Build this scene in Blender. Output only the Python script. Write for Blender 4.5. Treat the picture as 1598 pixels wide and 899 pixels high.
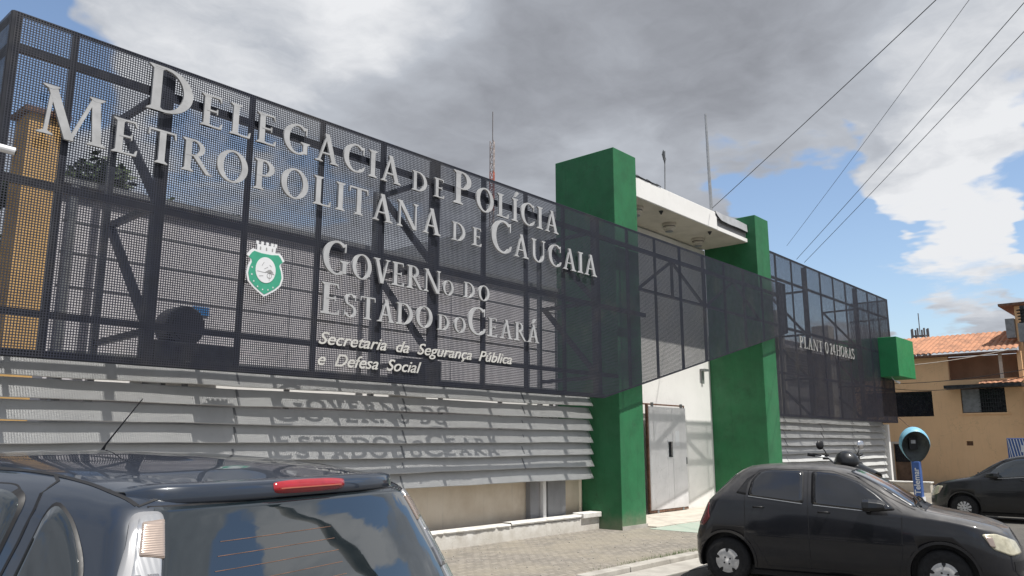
import bpy, bmesh, math, random
import numpy as np
from mathutils import Vector, Matrix
from mathutils.bvhtree import BVHTree
R = math.radians
random.seed(7)
for o in list(bpy.data.objects): bpy.data.objects.remove(o)
scene = bpy.context.scene
COL = scene.collection

# ------------------------------------------------------------------ camera
CAMZ = 1.7
F_PX, PITCH, YAW = 1246.0, math.atan(240.5/1246.0), R(41.4)
cam_d = bpy.data.cameras.new('camera'); cam = bpy.data.objects.new('camera', cam_d); COL.objects.link(cam)
cam_d.sensor_width = 36; cam_d.lens = 36*F_PX/1598; cam_d.clip_start = .05; cam_d.clip_end = 3000
cam.location = (0, 0, CAMZ)
cam.rotation_euler = (math.pi/2+PITCH, 0, YAW-math.pi/2)
scene.camera = cam
scene.view_settings.view_transform = 'Standard'; scene.view_settings.look = 'None'
scene.view_settings.exposure = 0.22; scene.view_settings.gamma = 1

# ------------------------------------------------------------------ sun
SUN_DIR = Vector((-.05, 1, -2.2)).normalized()
sd = bpy.data.lights.new('sun', 'SUN'); sd.energy = 4.8; sd.angle = R(.5); sd.color = (1, .965, .905)
sun = bpy.data.objects.new('sun', sd); COL.objects.link(sun); sun.location = (0, -10, 30)
sun.rotation_euler = SUN_DIR.to_track_quat('-Z', 'Y').to_euler()

# ------------------------------------------------------------------ world: nishita sky with procedural clouds by direction
W = bpy.data.worlds.new('World'); scene.world = W; W.use_nodes = True
nt = W.node_tree; nt.nodes.clear()
class NB:
    """small node builder"""
    def __init__(s, nt): s.nt = nt
    def n(s, t, **k):
        x = s.nt.nodes.new(t)
        for a, b in k.items():
            if a == 'inp':
                for i, v in b.items():
                    if isinstance(v, bpy.types.NodeSocket): s.nt.links.new(v, x.inputs[i])
                    else: x.inputs[i].default_value = v
            else: setattr(x, a, b)
        return x
    def math(s, op, a, b=0.0, c=None):
        d = {0: a, 1: b}
        if c is not None: d[2] = c
        return s.n('ShaderNodeMath', operation=op, inp=d).outputs[0]
    def vmath(s, op, a, b):
        x = s.n('ShaderNodeVectorMath', operation=op, inp={0: a, 1: b})
        return x.outputs['Value'] if op == 'DOT_PRODUCT' else x.outputs[0]
    def noise(s, vec, scale, detail=4, rough=.5, dist=0.0):
        return s.n('ShaderNodeTexNoise', inp={'Vector': vec, 'Scale': scale, 'Detail': detail, 'Roughness': rough, 'Distortion': dist}).outputs['Fac']
    def ramp(s, v, a, b, c=0.0, d=1.0, smooth=True):
        x = s.n('ShaderNodeMapRange', interpolation_type='SMOOTHSTEP' if smooth else 'LINEAR', inp={0: v, 1: a, 2: b, 3: c, 4: d})
        return x.outputs[0]
    def mix(s, f, a, b, mode='MIX'):
        x = s.n('ShaderNodeMix', data_type='RGBA', blend_type=mode)
        for i, v in ((0, f), (6, a), (7, b)):
            if isinstance(v, bpy.types.NodeSocket): s.nt.links.new(v, x.inputs[i])
            else: x.inputs[i].default_value = v if i == 0 else (tuple(v)+(1,))[:4]
        return x.outputs[2]
nb = NB(nt)
tc = nb.n('ShaderNodeTexCoord').outputs['Generated']
dirn = nb.n('ShaderNodeVectorMath', operation='NORMALIZE', inp={0: tc}).outputs[0]
sep = nb.n('ShaderNodeSeparateXYZ', inp={0: dirn})
zz = nb.math('ADD', nb.math('MAXIMUM', sep.outputs[2], 0.0), .14)
plan = nb.n('ShaderNodeCombineXYZ', inp={0: nb.math('DIVIDE', sep.outputs[0], zz), 1: nb.math('DIVIDE', sep.outputs[1], zz), 2: 0.3}).outputs[0]
def blob(d, rdeg, amp):
    v = Vector(d).normalized()
    dt = nb.vmath('DOT_PRODUCT', wdir, tuple(v))
    return nb.ramp(dt, math.cos(R(rdeg)), 1.0, 0.0, amp)
warp = nb.n('ShaderNodeTexNoise', inp={'Vector': plan, 'Scale': 2.2, 'Detail': 4, 'Roughness': .6})
wv = nb.n('ShaderNodeVectorMath', operation='SCALE', inp={0: nb.vmath('SUBTRACT', warp.outputs['Color'], (.5, .5, .5)), 3: .22}).outputs[0]
wdir = nb.n('ShaderNodeVectorMath', operation='NORMALIZE', inp={0: nb.vmath('ADD', dirn, wv)}).outputs[0]
plan2 = nb.vmath('ADD', plan, nb.n('ShaderNodeVectorMath', operation='SCALE', inp={0: wv, 3: 1.3}).outputs[0])
fb = nb.noise(plan2, 1.25, 9, .6)
fine = nb.noise(plan2, 3.0, 9, .62)
cov = nb.math('ADD', nb.ramp(fb, .3, .7, -.25, .25, False), nb.math('MULTIPLY', nb.math('SUBTRACT', fine, .5), 1.15))
cov = nb.math('ADD', cov, .72)
HOLES = [((.94, .20, .27), 2.6, -.45), ((.925, .27, .235), 3, -.4), ((.952, .10, .21), 4, -.45), ((.915, .22, .345), 2.5, -.4), ((.965, .23, .16), 5, -.45), ((.975, .13, .19), 5, -.45), ((.94, .29, .16), 4, -.35), ((.78, -.38, .49), 8, -1.0), ((.90, -.16, .42), 5, -.7), ((.93, -.24, .29), 5, -.6), ((-.68, .66, .30), 7, -.8), ((-.55, .7, .45), 6, -.6), ((.273, .883, .38), 5, -.75), ((.427, .84, .325), 4.5, -.5), ((.526, .792, .30), 4.5, -.4), ((.60, .72, .29), 4, -.35), ((.899, .358, .252), 5, -.4), ((.933, .292, .209), 5, -.35),
         ((.215, .877, .43), 5, -.6), ((.88, .36, .300), 6, -.55), ((.915, .315, .262), 7, -.65), ((.918, .335, .215), 7, -.55),
         ((.935, .09, .33), 5, -.6), ((.960, .120, .26), 5, -.55), ((.95, .27, .185), 6, -.45)]
PUFFS = [((.855, -.28, .42), 6, .7), ((.92, -.2, .345), 4, .5), ((-.72, .60, .36), 4, .5), ((.93, .205, .315), 7, .34), ((.946, .233, .235), 6, .25), ((.872, .356, .336), 3, .3), ((.962, .231, .13), 9, .22),
         ((.86, .14, .48), 13, .6), ((.965, .15, .17), 7, .18), ((.80, .42, .45), 18, .5), ((.6, .66, .45), 22, .4), ((.85, .2, .52), 14, .3)]
for d, r, a_ in HOLES+PUFFS: cov = nb.math('ADD', cov, blob(d, r, a_))
mask = nb.ramp(cov, .34, .74)
# light and dark of the cloud
br = nb.math('ADD', nb.ramp(nb.noise(plan2, 1.3, 8, .55), .34, .66, -.26, .26, False), .60)
br = nb.math('ADD', br, nb.math('MULTIPLY', nb.math('SUBTRACT', nb.noise(plan2, 3.2, 9, .62), .5), 1.05))
BR = [((.855, -.28, .42), 8, .5), ((.92, -.2, .345), 5, .4), ((-.6, .7, .36), 9, .3), ((.753, .461, .468), 14, -.20), ((.84, .34, .46), 10, -.14), ((.66, .62, .42), 9, -.12), ((.80, .44, .38), 8, -.14), ((.62, .69, .37), 8, -.12),
      ((.398, .802, .446), 14, .25), ((.554, .667, .510), 9, .34), ((.42, .82, .36), 14, .12), ((.781, .52, .325), 6, .22), ((.8, .45, .33), 5, .15),
      ((.93, .205, .305), 9, .22), ((.946, .233, .225), 7, .14), ((.872, .356, .336), 5, .15), ((.91, .12, .40), 9, .22), ((.93, .25, .27), 14, .22), ((.965, .2, .15), 12, .30)]
for d, r, a_ in BR: br = nb.math('ADD', br, blob(d, r, a_))
br = nb.n('ShaderNodeClamp', inp={0: nb.math('ADD', nb.math('MULTIPLY', br, .66), .17)}).outputs[0]
cr = nb.n('ShaderNodeValToRGB', inp={0: br}); e = cr.color_ramp
e.elements[0].position = 0; e.elements[0].color = (.15, .155, .175, 1)
e.elements[1].position = 1; e.elements[1].color = (.72, .73, .75, 1)
x = e.elements.new(.40); x.color = (.30, .315, .35, 1)
x = e.elements.new(.72); x.color = (.43, .455, .50, 1)
sky = nb.n('ShaderNodeTexSky', sky_type='NISHITA', sun_disc=False, sun_elevation=R(64.5), sun_rotation=math.pi, altitude=0, air_density=1.0, dust_density=1.2, ozone_density=1.0)
bg1 = nb.n('ShaderNodeBackground', inp={0: sky.outputs[0], 1: .15})
bg2 = nb.n('ShaderNodeBackground', inp={0: cr.outputs[0], 1: 1.0})
mx = nb.n('ShaderNodeMixShader', inp={0: mask, 1: bg1.outputs[0], 2: bg2.outputs[0]})
out = nb.n('ShaderNodeOutputWorld'); nt.links.new(mx.outputs[0], out.inputs[0])

# ------------------------------------------------------------------ materials
def mat(name, col, rough=.6, metal=0.0, var=.12, vscale=6.0, col2=None, bump=0.0, bscale=40.0, coat=0.0, spec=.5, trans=0.0, alpha=1.0, croug=.03, streak=0.0):
    m = bpy.data.materials.new(name); m.use_nodes = True
    b = NB(m.node_tree); p = m.node_tree.nodes['Principled BSDF']
    co = b.n('ShaderNodeTexCoord').outputs['Object']
    c1 = tuple(col); c2 = tuple(col2) if col2 else tuple(max(0, c*(1-2*var)) for c in col)
    f = b.ramp(b.noise(co, vscale, 6, .62), .35, .7)
    c = b.mix(f, c1, c2) if (var > 0 or col2) else None
    if streak > 0:
        mp = b.n('ShaderNodeMapping', inp={'Vector': co, 'Scale': (5.0, 5.0, .35)}).outputs[0]
        s = b.ramp(b.noise(mp, 2.5, 6, .65), .52, .78, 0.0, streak)
        c = b.mix(s, c if c else c1, tuple(v*.45 for v in c1))
    if c: m.node_tree.links.new(c, p.inputs['Base Color'])
    else: p.inputs['Base Color'].default_value = c1+(1,)
    p.inputs['Metallic'].default_value = metal; p.inputs['Specular IOR Level'].default_value = spec
    p.inputs['Coat Weight'].default_value = coat; p.inputs['Coat Roughness'].default_value = croug
    p.inputs['Transmission Weight'].default_value = trans; p.inputs['Alpha'].default_value = alpha
    if var > 0:
        rr = b.ramp(b.noise(co, vscale*2.3, 4), .3, .7, max(0.02, rough-.06), min(1, rough+.08)); m.node_tree.links.new(rr, p.inputs['Roughness'])
    else: p.inputs['Roughness'].default_value = rough
    if bump > 0:
        bn = b.n('ShaderNodeBump', inp={'Strength': bump, 'Distance': .01, 'Height': b.noise(co, bscale, 5, .6)})
        m.node_tree.links.new(bn.outputs[0], p.inputs['Normal'])
    return m
M = {}
M['mesh'] = mat('dark_perforated_metal', (.019, .022, .038), .45, 0, .15, 3)
M['frame'] = mat('dark_frame_paint', (.013, .015, .024), .45, 0, .15, 3)
M['letter'] = mat('brushed_grey_letter', (.46, .465, .475), .45, .0, .10, 5, bump=.05)
M['letter_s'] = mat('thin_grey_letter', (.60, .59, .56), .45, .0, .1, 5)
M['letter_dim'] = mat('dull_grey_letter', (.36, .36, .35), .5, .0, .1, 5)
M['cladding'] = mat('pale_wall_cladding', (.64, .62, .655), .7, 0, .08, 1.2, streak=.25)
M['white_wall'] = mat('white_painted_wall', (.84, .83, .81), .8, 0, .03, 1.5, bump=.15, bscale=60, streak=.08)
M['beige_wall'] = mat('beige_stained_wall', (.74, .65, .53), .85, 0, .2, 1.2, col2=(.60, .50, .38), bump=.15, streak=.3)
M['kerb_white'] = mat('white_painted_masonry', (.78, .77, .74), .8, 0, .1, 5, col2=(.62, .60, .56), bump=.3, bscale=30, streak=.1)
M['green'] = mat('green_painted_render', (.020, .160, .060), .6, 0, .12, 2.0, bump=.15, bscale=70, streak=.42)
M['green_box'] = mat('green_beam_paint', (.02, .24, .085), .5, 0, .08, 2.0, bump=.08, bscale=70)
M['slat'] = mat('grey_louvre_metal', (.54, .545, .54), .55, .0, .05, 2.0, streak=.14, bump=.0)
M['white_metal'] = mat('white_painted_steel', (.70, .69, .70), .45, 0, .06, 2.5, bump=.04, bscale=8, streak=.1)
M['rust'] = mat('rusty_edge_steel', (.22, .12, .08), .7, .2, .25, 12)
M['black'] = mat('black_plastic', (.012, .012, .014), .5, 0, .1, 10)
M['rubber'] = mat('tyre_rubber', (.018, .018, .019), .85, 0, .2, 14, bump=.2, bscale=80)
M['grey'] = mat('grey_metal', (.28, .29, .30), .45, .5, .15, 6)
M['lightgrey'] = mat('galvanised_steel', (.45, .46, .47), .4, .6, .12, 8)
M['chrome'] = mat('chrome', (.8, .8, .82), .12, 1, 0)
M['orange_wall'] = mat('orange_ochre_render', (.86, .56, .31), .85, 0, .06, .6, bump=.1, bscale=30, streak=.22)
M['pink_wall'] = mat('salmon_render', (.68, .42, .29), .85, 0, .1, 1.2, bump=.1, streak=.2)
M['orange_bright'] = mat('bright_orange_render', (.62, .38, .14), .85, 0, .12, 1.5, streak=.25)
M['dark_open'] = mat('dark_window_glass', (.010, .011, .016), .25, 0, .2, 3)
M['wood'] = mat('brown_door_wood', (.20, .12, .075), .7, 0, .2, 5, streak=.3)
M['concrete'] = mat('pale_concrete', (.44, .42, .38), .9, 0, .15, 2.5, col2=(.32, .30, .27), bump=.3, bscale=25, streak=.0)
M['grey_concrete'] = mat('grey_render', (.30, .30, .31), .85, 0, .12, 1.4, streak=.25)
M['cream'] = mat('cream_floor', (.58, .53, .46), .85, 0, .12, 3, bump=.15)
M['green_floor'] = mat('faded_green_floor_paint', (.33, .41, .34), .85, 0, .15, 3, col2=(.40, .42, .37), bump=.2)
M['canopy_under'] = mat('cream_soffit', (.62, .57, .50), .85, 0, .1, 1.5, col2=(.50, .46, .40))
M['bark'] = mat('tree_bark', (.16, .12, .09), .9, 0, .3, 8, bump=.5)
M['leaf'] = mat('leaf_green', (.055, .105, .028), .6, 0, .3, .9, col2=(.095, .13, .035))
M['leaf_dark'] = mat('leaf_dark_green', (.04, .075, .03), .6, 0, .3, .9, col2=(.06, .085, .03))
M['paint_navy'] = mat('dark_blue_car_paint', (.010, .018, .034), .3, .1, .0, 3, coat=1.0, croug=.025, spec=.6)
M['paint_black'] = mat('dusty_black_car_paint', (.004, .005, .009), .5, .0, .3, 2.2, col2=(.009, .009, .012), coat=.7, croug=.07, spec=.25)
M['paint_black2'] = mat('black_car_paint', (.008, .009, .011), .4, .2, .2, 3, coat=.6, croug=.06)
M['glass'] = mat('tinted_car_glass', (.003, .008, .011), .03, 0, 0, 3, spec=.8, coat=1.0, croug=.01)
M['glass_dusty'] = mat('dusty_tinted_glass', (.010, .011, .014), .16, 0, .3, 2, coat=.7, croug=.06)
for _g, _i in (('glass', 1.75), ('glass_dusty', 1.95)): M[_g].node_tree.nodes['Principled BSDF'].inputs['Coat IOR'].default_value = _i
M['paint_navy'].node_tree.nodes['Principled BSDF'].inputs['Coat IOR'].default_value = 1.6
M['hub'] = mat('silver_hubcap_plastic', (.66, .65, .63), .4, .2, .12, 20)
M['lamp_housing'] = mat('lamp_housing_grey', (.36, .36, .37), .2, .3, 0, 30, coat=1)
M['dark_red_lens'] = mat('dark_red_lens', (.13, .012, .015), .2, 0, .1, 30, coat=.6)
M['red_lens'] = mat('red_brake_lens', (.36, .010, .018), .15, 0, .1, 30, coat=1)
M['clear_lens'] = mat('clear_tail_lens', (.60, .60, .61), .2, .6, 0, 30, coat=1)
M['amber_lens'] = mat('amber_reflector', (.50, .40, .34), .22, .5, .0, 60, coat=1)
M['grey_lens'] = mat('grey_lens', (.34, .34, .36), .25, .6, .0, 30, coat=1)
for _n in ('clear_lens', 'amber_lens', 'grey_lens'):
    _b = NB(M[_n].node_tree); _co = _b.n('ShaderNodeTexCoord').outputs['Object']
    _w = _b.n('ShaderNodeTexWave', wave_type='BANDS', bands_direction='Z' if _n == 'amber_lens' else 'X', inp={'Vector': _co, 'Scale': 60 if _n != 'clear_lens' else 22, 'Distortion': .4, 'Detail': 1})
    _m = _b.n('ShaderNodeBump', inp={'Strength': .22, 'Distance': .003, 'Height': _w.outputs['Fac']})
    M[_n].node_tree.links.new(_m.outputs[0], M[_n].node_tree.nodes['Principled BSDF'].inputs['Normal'])
M['headlight'] = mat('yellowed_headlight_lens', (.62, .58, .44), .2, .2, .15, 12, coat=.8)
M['booth_blue'] = mat('light_blue_fibreglass', (.17, .42, .58), .5, 0, .12, 6, col2=(.24, .48, .60))
M['booth_dark'] = mat('grey_booth_inside', (.16, .175, .17), .6, 0, .2, 6)
M['post_blue'] = mat('blue_post_paint', (.05, .12, .36), .5, 0, .1, 8)
M['sign_white'] = mat('white_sign_paint', (.75, .76, .78), .5, 0, .03, 8)
M['sign_green'] = mat('green_enamel', (.055, .36, .23), .4, 0, .06, 12)
M['sign_grey'] = mat('grey_sign_ink', (.30, .30, .30), .6, 0, 0)
M['sticker'] = mat('blue_sticker', (.02, .17, .45), .5, 0, .1, 5)
M['tower_red'] = mat('tower_red_paint', (.48, .14, .09), .6, 0, .1, 1)
M['tower_white'] = mat('tower_white_paint', (.42, .36, .34), .6, 0, .1, 1)
M['tower_grey'] = mat('tower_grey_steel', (.22, .20, .20), .6, 0, .1, 1)
M['cable'] = mat('black_cable', (.02, .022, .027), .6, 0, 0)
M['cream_post'] = mat('cream_post_paint', (.62, .55, .47), .8, 0, .1, 3)
M['pole_concrete'] = mat('pole_concrete', (.34, .33, .31), .9, 0, .15, 3, bump=.2, streak=.2)
M['flash'] = mat('dark_crumpled_flashing', (.05, .055, .06), .5, .4, .3, 8)
M['sheet'] = mat('grey_roof_sheet', (.50, .51, .53), .5, .1, .1, 3, streak=.2)

def dust(m, col, amt, lo=.35):
    b = NB(m.node_tree); p = m.node_tree.nodes['Principled BSDF']; src = p.inputs['Base Color'].links[0].from_socket
    nz = b.n('ShaderNodeSeparateXYZ', inp={0: b.n('ShaderNodeNewGeometry').outputs['Normal']}).outputs[2]
    co = b.n('ShaderNodeTexCoord').outputs['Object']
    f = b.math('MULTIPLY', b.ramp(nz, lo, 1.0, 0, amt), b.ramp(b.noise(co, 3.0, 6, .65), .25, .7, .35, 1.0))
    m.node_tree.links.new(b.mix(f, src, col), p.inputs['Base Color'])
    m.node_tree.links.new(b.math('SUBTRACT', .75, b.math('MULTIPLY', f, .6)), p.inputs['Coat Weight'])
M['paint_black'].node_tree.nodes['Principled BSDF'].inputs['Coat IOR'].default_value = 1.65
dust(M['paint_black'], (.22, .21, .20), .6, .15)
dust(M['paint_navy'], (.10, .10, .10), .28, .6) if M['paint_navy'].node_tree.nodes['Principled BSDF'].inputs['Base Color'].links else None
def weather(m, amt=.5, edge=(.30, .36, .28)):
    """faded patches, hairline cracks and splash dirt near the ground"""
    b = NB(m.node_tree); p = m.node_tree.nodes['Principled BSDF']; src = p.inputs['Base Color'].links[0].from_socket
    pos = b.n('ShaderNodeNewGeometry').outputs['Position']
    c = b.mix(b.ramp(b.noise(pos, .7, 6, .6), .48, .72, 0, .35*amt), src, edge)
    v = b.n('ShaderNodeTexVoronoi', feature='DISTANCE_TO_EDGE', inp={'Vector': b.vmath('ADD', pos, b.n('ShaderNodeTexNoise', inp={'Vector': pos, 'Scale': 3, 'Detail': 5}).outputs['Color']), 'Scale': .55})
    c = b.mix(b.ramp(v.outputs['Distance'], .0, .006, .45*amt, 0), c, (.02, .04, .02))
    c = b.mix(b.ramp(b.noise(pos, 38, 3, .7), .70, .78, 0, .5*amt), c, edge)
    z = b.n('ShaderNodeSeparateXYZ', inp={0: pos}).outputs[2]
    d = b.math('MULTIPLY', b.ramp(b.math('ADD', z, b.math('MULTIPLY', b.noise(pos, 4, 6, .7), .5)), .25, .65, 1, 0), .55*amt)
    c = b.mix(d, c, (.30, .26, .20))
    m.node_tree.links.new(c, p.inputs['Base Color'])
weather(M['kerb_white'], .8, (.50, .47, .40)); weather(M['white_metal'], .35, (.58, .56, .52)); weather(M['green'], .8, (.07, .21, .11)); weather(M['green_box'], .35, (.10, .28, .16)); weather(M['white_wall'], .2, (.70, .68, .64)); weather(M['orange_wall'], .5, (.84, .58, .36))
def per_panel(m, k=.35):
    """sheets differ a little in tone and carry dust"""
    b = NB(m.node_tree); p = m.node_tree.nodes['Principled BSDF']; src = p.inputs['Base Color'].links[0].from_socket
    r = b.n('ShaderNodeObjectInfo').outputs['Random']; pos = b.n('ShaderNodeNewGeometry').outputs['Position']
    c = b.mix(b.ramp(r, 0, 1, 0, k, False), src, (.05, .052, .062))
    c = b.mix(b.ramp(b.noise(pos, 1.1, 6, .65), .5, .75, 0, .45), c, (.085, .078, .07))
    m.node_tree.links.new(c, p.inputs['Base Color'])
per_panel(M['mesh'])
def tile_mat():
    m = bpy.data.materials.new('clay_roof_tiles'); m.use_nodes = True; b = NB(m.node_tree); p = m.node_tree.nodes['Principled BSDF']
    co = b.n('ShaderNodeTexCoord').outputs['Object']
    c = b.mix(b.ramp(b.noise(co, 2.2, 4, .6), .4, .65), (.46, .22, .125), (.29, .145, .09))
    c = b.mix(b.ramp(b.noise(co, 14, 3, .6), .5, .7, 0, .6), c, (.56, .31, .18))
    m.node_tree.links.new(c, p.inputs['Base Color']); p.inputs['Roughness'].default_value = .85
    return m
M['tile'] = tile_mat()
def paving_mat():
    m = bpy.data.materials.new('worn_stone_paving'); m.use_nodes = True; b = NB(m.node_tree); p = m.node_tree.nodes['Principled BSDF']
    co = b.n('ShaderNodeTexCoord').outputs['Object']
    wob = b.vmath('ADD', co, b.n('ShaderNodeVectorMath', operation='SCALE', inp={0: b.n('ShaderNodeTexNoise', inp={'Vector': co, 'Scale': 5, 'Detail': 4}).outputs['Color'], 3: .06}).outputs[0])
    v = b.n('ShaderNodeTexBrick', offset=.5, inp={'Vector': wob, 'Color1': (.30, .272, .235, 1), 'Color2': (.205, .188, .165, 1), 'Mortar': (.12, .105, .09, 1), 'Scale': 1.0, 'Mortar Size': .009, 'Mortar Smooth': .6, 'Bias': -.1, 'Brick Width': .17, 'Row Height': .085})
    gap = b.math('SUBTRACT', 1.0, v.outputs['Fac'])
    stone = b.mix(b.ramp(b.noise(co, .8, 7, .62), .38, .66, 0, .6), v.outputs['Color'], (.31, .275, .215))
    stone = b.mix(b.ramp(b.noise(co, 1.7, 6, .6), .55, .72, 0, .55), stone, (.15, .14, .12))
    c = b.mix(b.ramp(b.noise(co, 34, 4, .7), .60, .75, 0, .45), stone, (.40, .37, .33))
    m.node_tree.links.new(c, p.inputs['Base Color']); p.inputs['Roughness'].default_value = .9
    h = b.math('ADD', b.math('MULTIPLY', gap, .8), b.math('MULTIPLY', b.noise(co, 30, 5, .7), .8))
    m.node_tree.links.new(b.n('ShaderNodeBump', inp={'Strength': .5, 'Distance': .02, 'Height': h}).outputs[0], p.inputs['Normal'])
    return m
M['paving'] = paving_mat()
def asphalt_mat():
    m = bpy.data.materials.new('worn_asphalt'); m.use_nodes = True; b = NB(m.node_tree); p = m.node_tree.nodes['Principled BSDF']
    co = b.n('ShaderNodeTexCoord').outputs['Object']
    c = b.mix(b.ramp(b.noise(co, .6, 6, .6), .35, .7), (.12, .112, .10), (.075, .072, .068))
    c = b.mix(b.ramp(b.noise(co, 120, 3, .7), .55, .7, 0, .5), c, (.22, .20, .18))
    m.node_tree.links.new(c, p.inputs['Base Color']); p.inputs['Roughness'].default_value = .9
    m.node_tree.links.new(b.n('ShaderNodeBump', inp={'Strength': .6, 'Distance': .02, 'Height': b.noise(co, 90, 4, .7)}).outputs[0], p.inputs['Normal'])
    return m
M['asphalt'] = asphalt_mat()

# ------------------------------------------------------------------ object helpers
def thing(name, label, cat, loc=(0, 0, 0), rotz=0.0, group=None):
    o = bpy.data.objects.new(name, None); COL.objects.link(o); o.empty_display_size = .2
    o.location = loc; o.rotation_euler = (0, 0, rotz); o['label'] = label; o['category'] = cat
    if group: o['group'] = group
    return o
def root_loc(o):
    v = Vector((0, 0, 0))
    while o is not None: v += o.location; o = o.parent
    return v
class MB:
    def __init__(s): s.v = []; s.f = []
    def add(s, vs, fs):
        n = len(s.v); s.v += [tuple(map(float, p)) for p in vs]; s.f += [tuple(i+n for i in f) for f in fs]; return s
    def box(s, a, b):
        x0, y0, z0 = a; x1, y1, z1 = b
        return s.add([(x0,y0,z0),(x1,y0,z0),(x1,y1,z0),(x0,y1,z0),(x0,y0,z1),(x1,y0,z1),(x1,y1,z1),(x0,y1,z1)],
                     [(0,3,2,1),(4,5,6,7),(0,1,5,4),(1,2,6,5),(2,3,7,6),(3,0,4,7)])
    def bar(s, p, q, w, h=None, up=(0, 0, 1)):
        h = h or w; p = Vector(p); q = Vector(q); d = (q-p).normalized(); up = Vector(up)
        if abs(d.dot(up)) > .98: up = Vector((0, 1, 0))
        a = d.cross(up).normalized()*w/2; b = a.cross(d).normalized()*h/2
        vs = [p-a-b, p+a-b, p+a+b, p-a+b, q-a-b, q+a-b, q+a+b, q-a+b]
        return s.add(vs, [(0,1,2,3),(7,6,5,4),(0,4,5,1),(1,5,6,2),(2,6,7,3),(3,7,4,0)])
    def tube(s, pts, r, n=8, cap=True):
        pts = [Vector(p) for p in pts]; rs = r if isinstance(r, (list, tuple)) else [r]*len(pts); base = len(s.v)
        ref = None
        for i, p in enumerate(pts):
            d = (pts[min(i+1, len(pts)-1)]-pts[max(i-1, 0)]).normalized()
            u = Vector((0, 0, 1)) if abs(d.z) < .9 else Vector((1, 0, 0))
            if ref is not None: u = ref
            a = d.cross(u).normalized(); b = a.cross(d).normalized(); ref = b
            for k in range(n):
                t = 2*math.pi*k/n; s.v.append(tuple(p+a*math.cos(t)*rs[i]+b*math.sin(t)*rs[i]))
        for i in range(len(pts)-1):
            for k in range(n):
                s.f.append((base+i*n+k, base+i*n+(k+1) % n, base+(i+1)*n+(k+1) % n, base+(i+1)*n+k))
        if cap:
            s.f.append(tuple(base+k for k in range(n))[::-1]); s.f.append(tuple(base+(len(pts)-1)*n+k for k in range(n)))
        return s
    def prism_xz(s, poly, y0, y1):
        n = len(poly); vs = [(x, y0, z) for x, z in poly]+[(x, y1, z) for x, z in poly]
        return s.add(vs, [tuple(range(n)), tuple(range(2*n-1, n-1, -1))]+[(i, i+n, (i+1) % n+n, (i+1) % n) for i in range(n)])
    def prism_xy(s, poly, z0, z1):
        n = len(poly); vs = [(x, y, z0) for x, y in poly]+[(x, y, z1) for x, y in poly]
        return s.add(vs, [tuple(range(n))[::-1], tuple(range(n, 2*n))]+[(i, (i+1) % n, (i+1) % n+n, i+n) for i in range(n)])
    def prism_yz(s, poly, x0, x1):
        n = len(poly); vs = [(x0, y, z) for y, z in poly]+[(x1, y, z) for y, z in poly]
        return s.add(vs, [tuple(range(n)), tuple(range(2*n-1, n-1, -1))]+[(i, i+n, (i+1) % n+n, (i+1) % n) for i in range(n)])
    def lathe(s, prof, c=(0, 0, 0), n=24, axis='z'):
        base = len(s.v)
        for r, h in prof:
            for k in range(n):
                t = 2*math.pi*k/n; a, b = r*math.cos(t), r*math.sin(t)
                p = {'z': (a, b, h), 'x': (h, a, b), 'y': (a, h, b)}[axis]
                s.v.append((c[0]+p[0], c[1]+p[1], c[2]+p[2]))
        for i in range(len(prof)-1):
            for k in range(n): s.f.append((base+i*n+k, base+i*n+(k+1) % n, base+(i+1)*n+(k+1) % n, base+(i+1)*n+k))
        s.f.append(tuple(base+k for k in range(n))); s.f.append(tuple(base+(len(prof)-1)*n+k for k in range(n))[::-1])
        return s
    def grid(s, P):
        h = len(P); w = len(P[0]); base = len(s.v)
        for r in P: s.v += [tuple(map(float, p)) for p in r]
        for i in range(h-1):
            for j in range(w-1): s.f.append((base+i*w+j, base+i*w+j+1, base+(i+1)*w+j+1, base+(i+1)*w+j))
        return s
    def build(s, name, m, parent=None, smooth=False, bevel=0.0, world=True, normals=True, solid=0.0, loc=None):
        me = bpy.data.meshes.new(name); v = s.v
        off = root_loc(parent) if (parent is not None and world) else Vector((0, 0, 0))
        if parent is None and loc is not None: off = Vector(loc)
        if off.length > 0: v = [(a-off.x, b-off.y, c-off.z) for a, b, c in v]
        me.from_pydata(v, [], s.f); me.validate()
        if normals:
            bm = bmesh.new(); bm.from_mesh(me); bmesh.ops.recalc_face_normals(bm, faces=bm.faces); bm.to_mesh(me); bm.free()
        me.materials.append(m)
        if smooth:
            for p in me.polygons: p.use_smooth = True
        o = bpy.data.objects.new(name, me); COL.objects.link(o)
        if parent is not None: o.parent = parent
        elif loc is not None: o.location = loc
        if bevel > 0:
            b = o.modifiers.new('bevel', 'BEVEL'); b.width = bevel; b.segments = 2; b.limit_method = 'ANGLE'
        if solid > 0:
            b = o.modifiers.new('solid', 'SOLIDIFY'); b.thickness = solid; b.offset = -1
        return o
def tag(o, label, cat, group=None):
    o['label'] = label; o['category'] = cat
    if group: o['group'] = group
    return o
def structure(o): o['kind'] = 'structure'; return o

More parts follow.
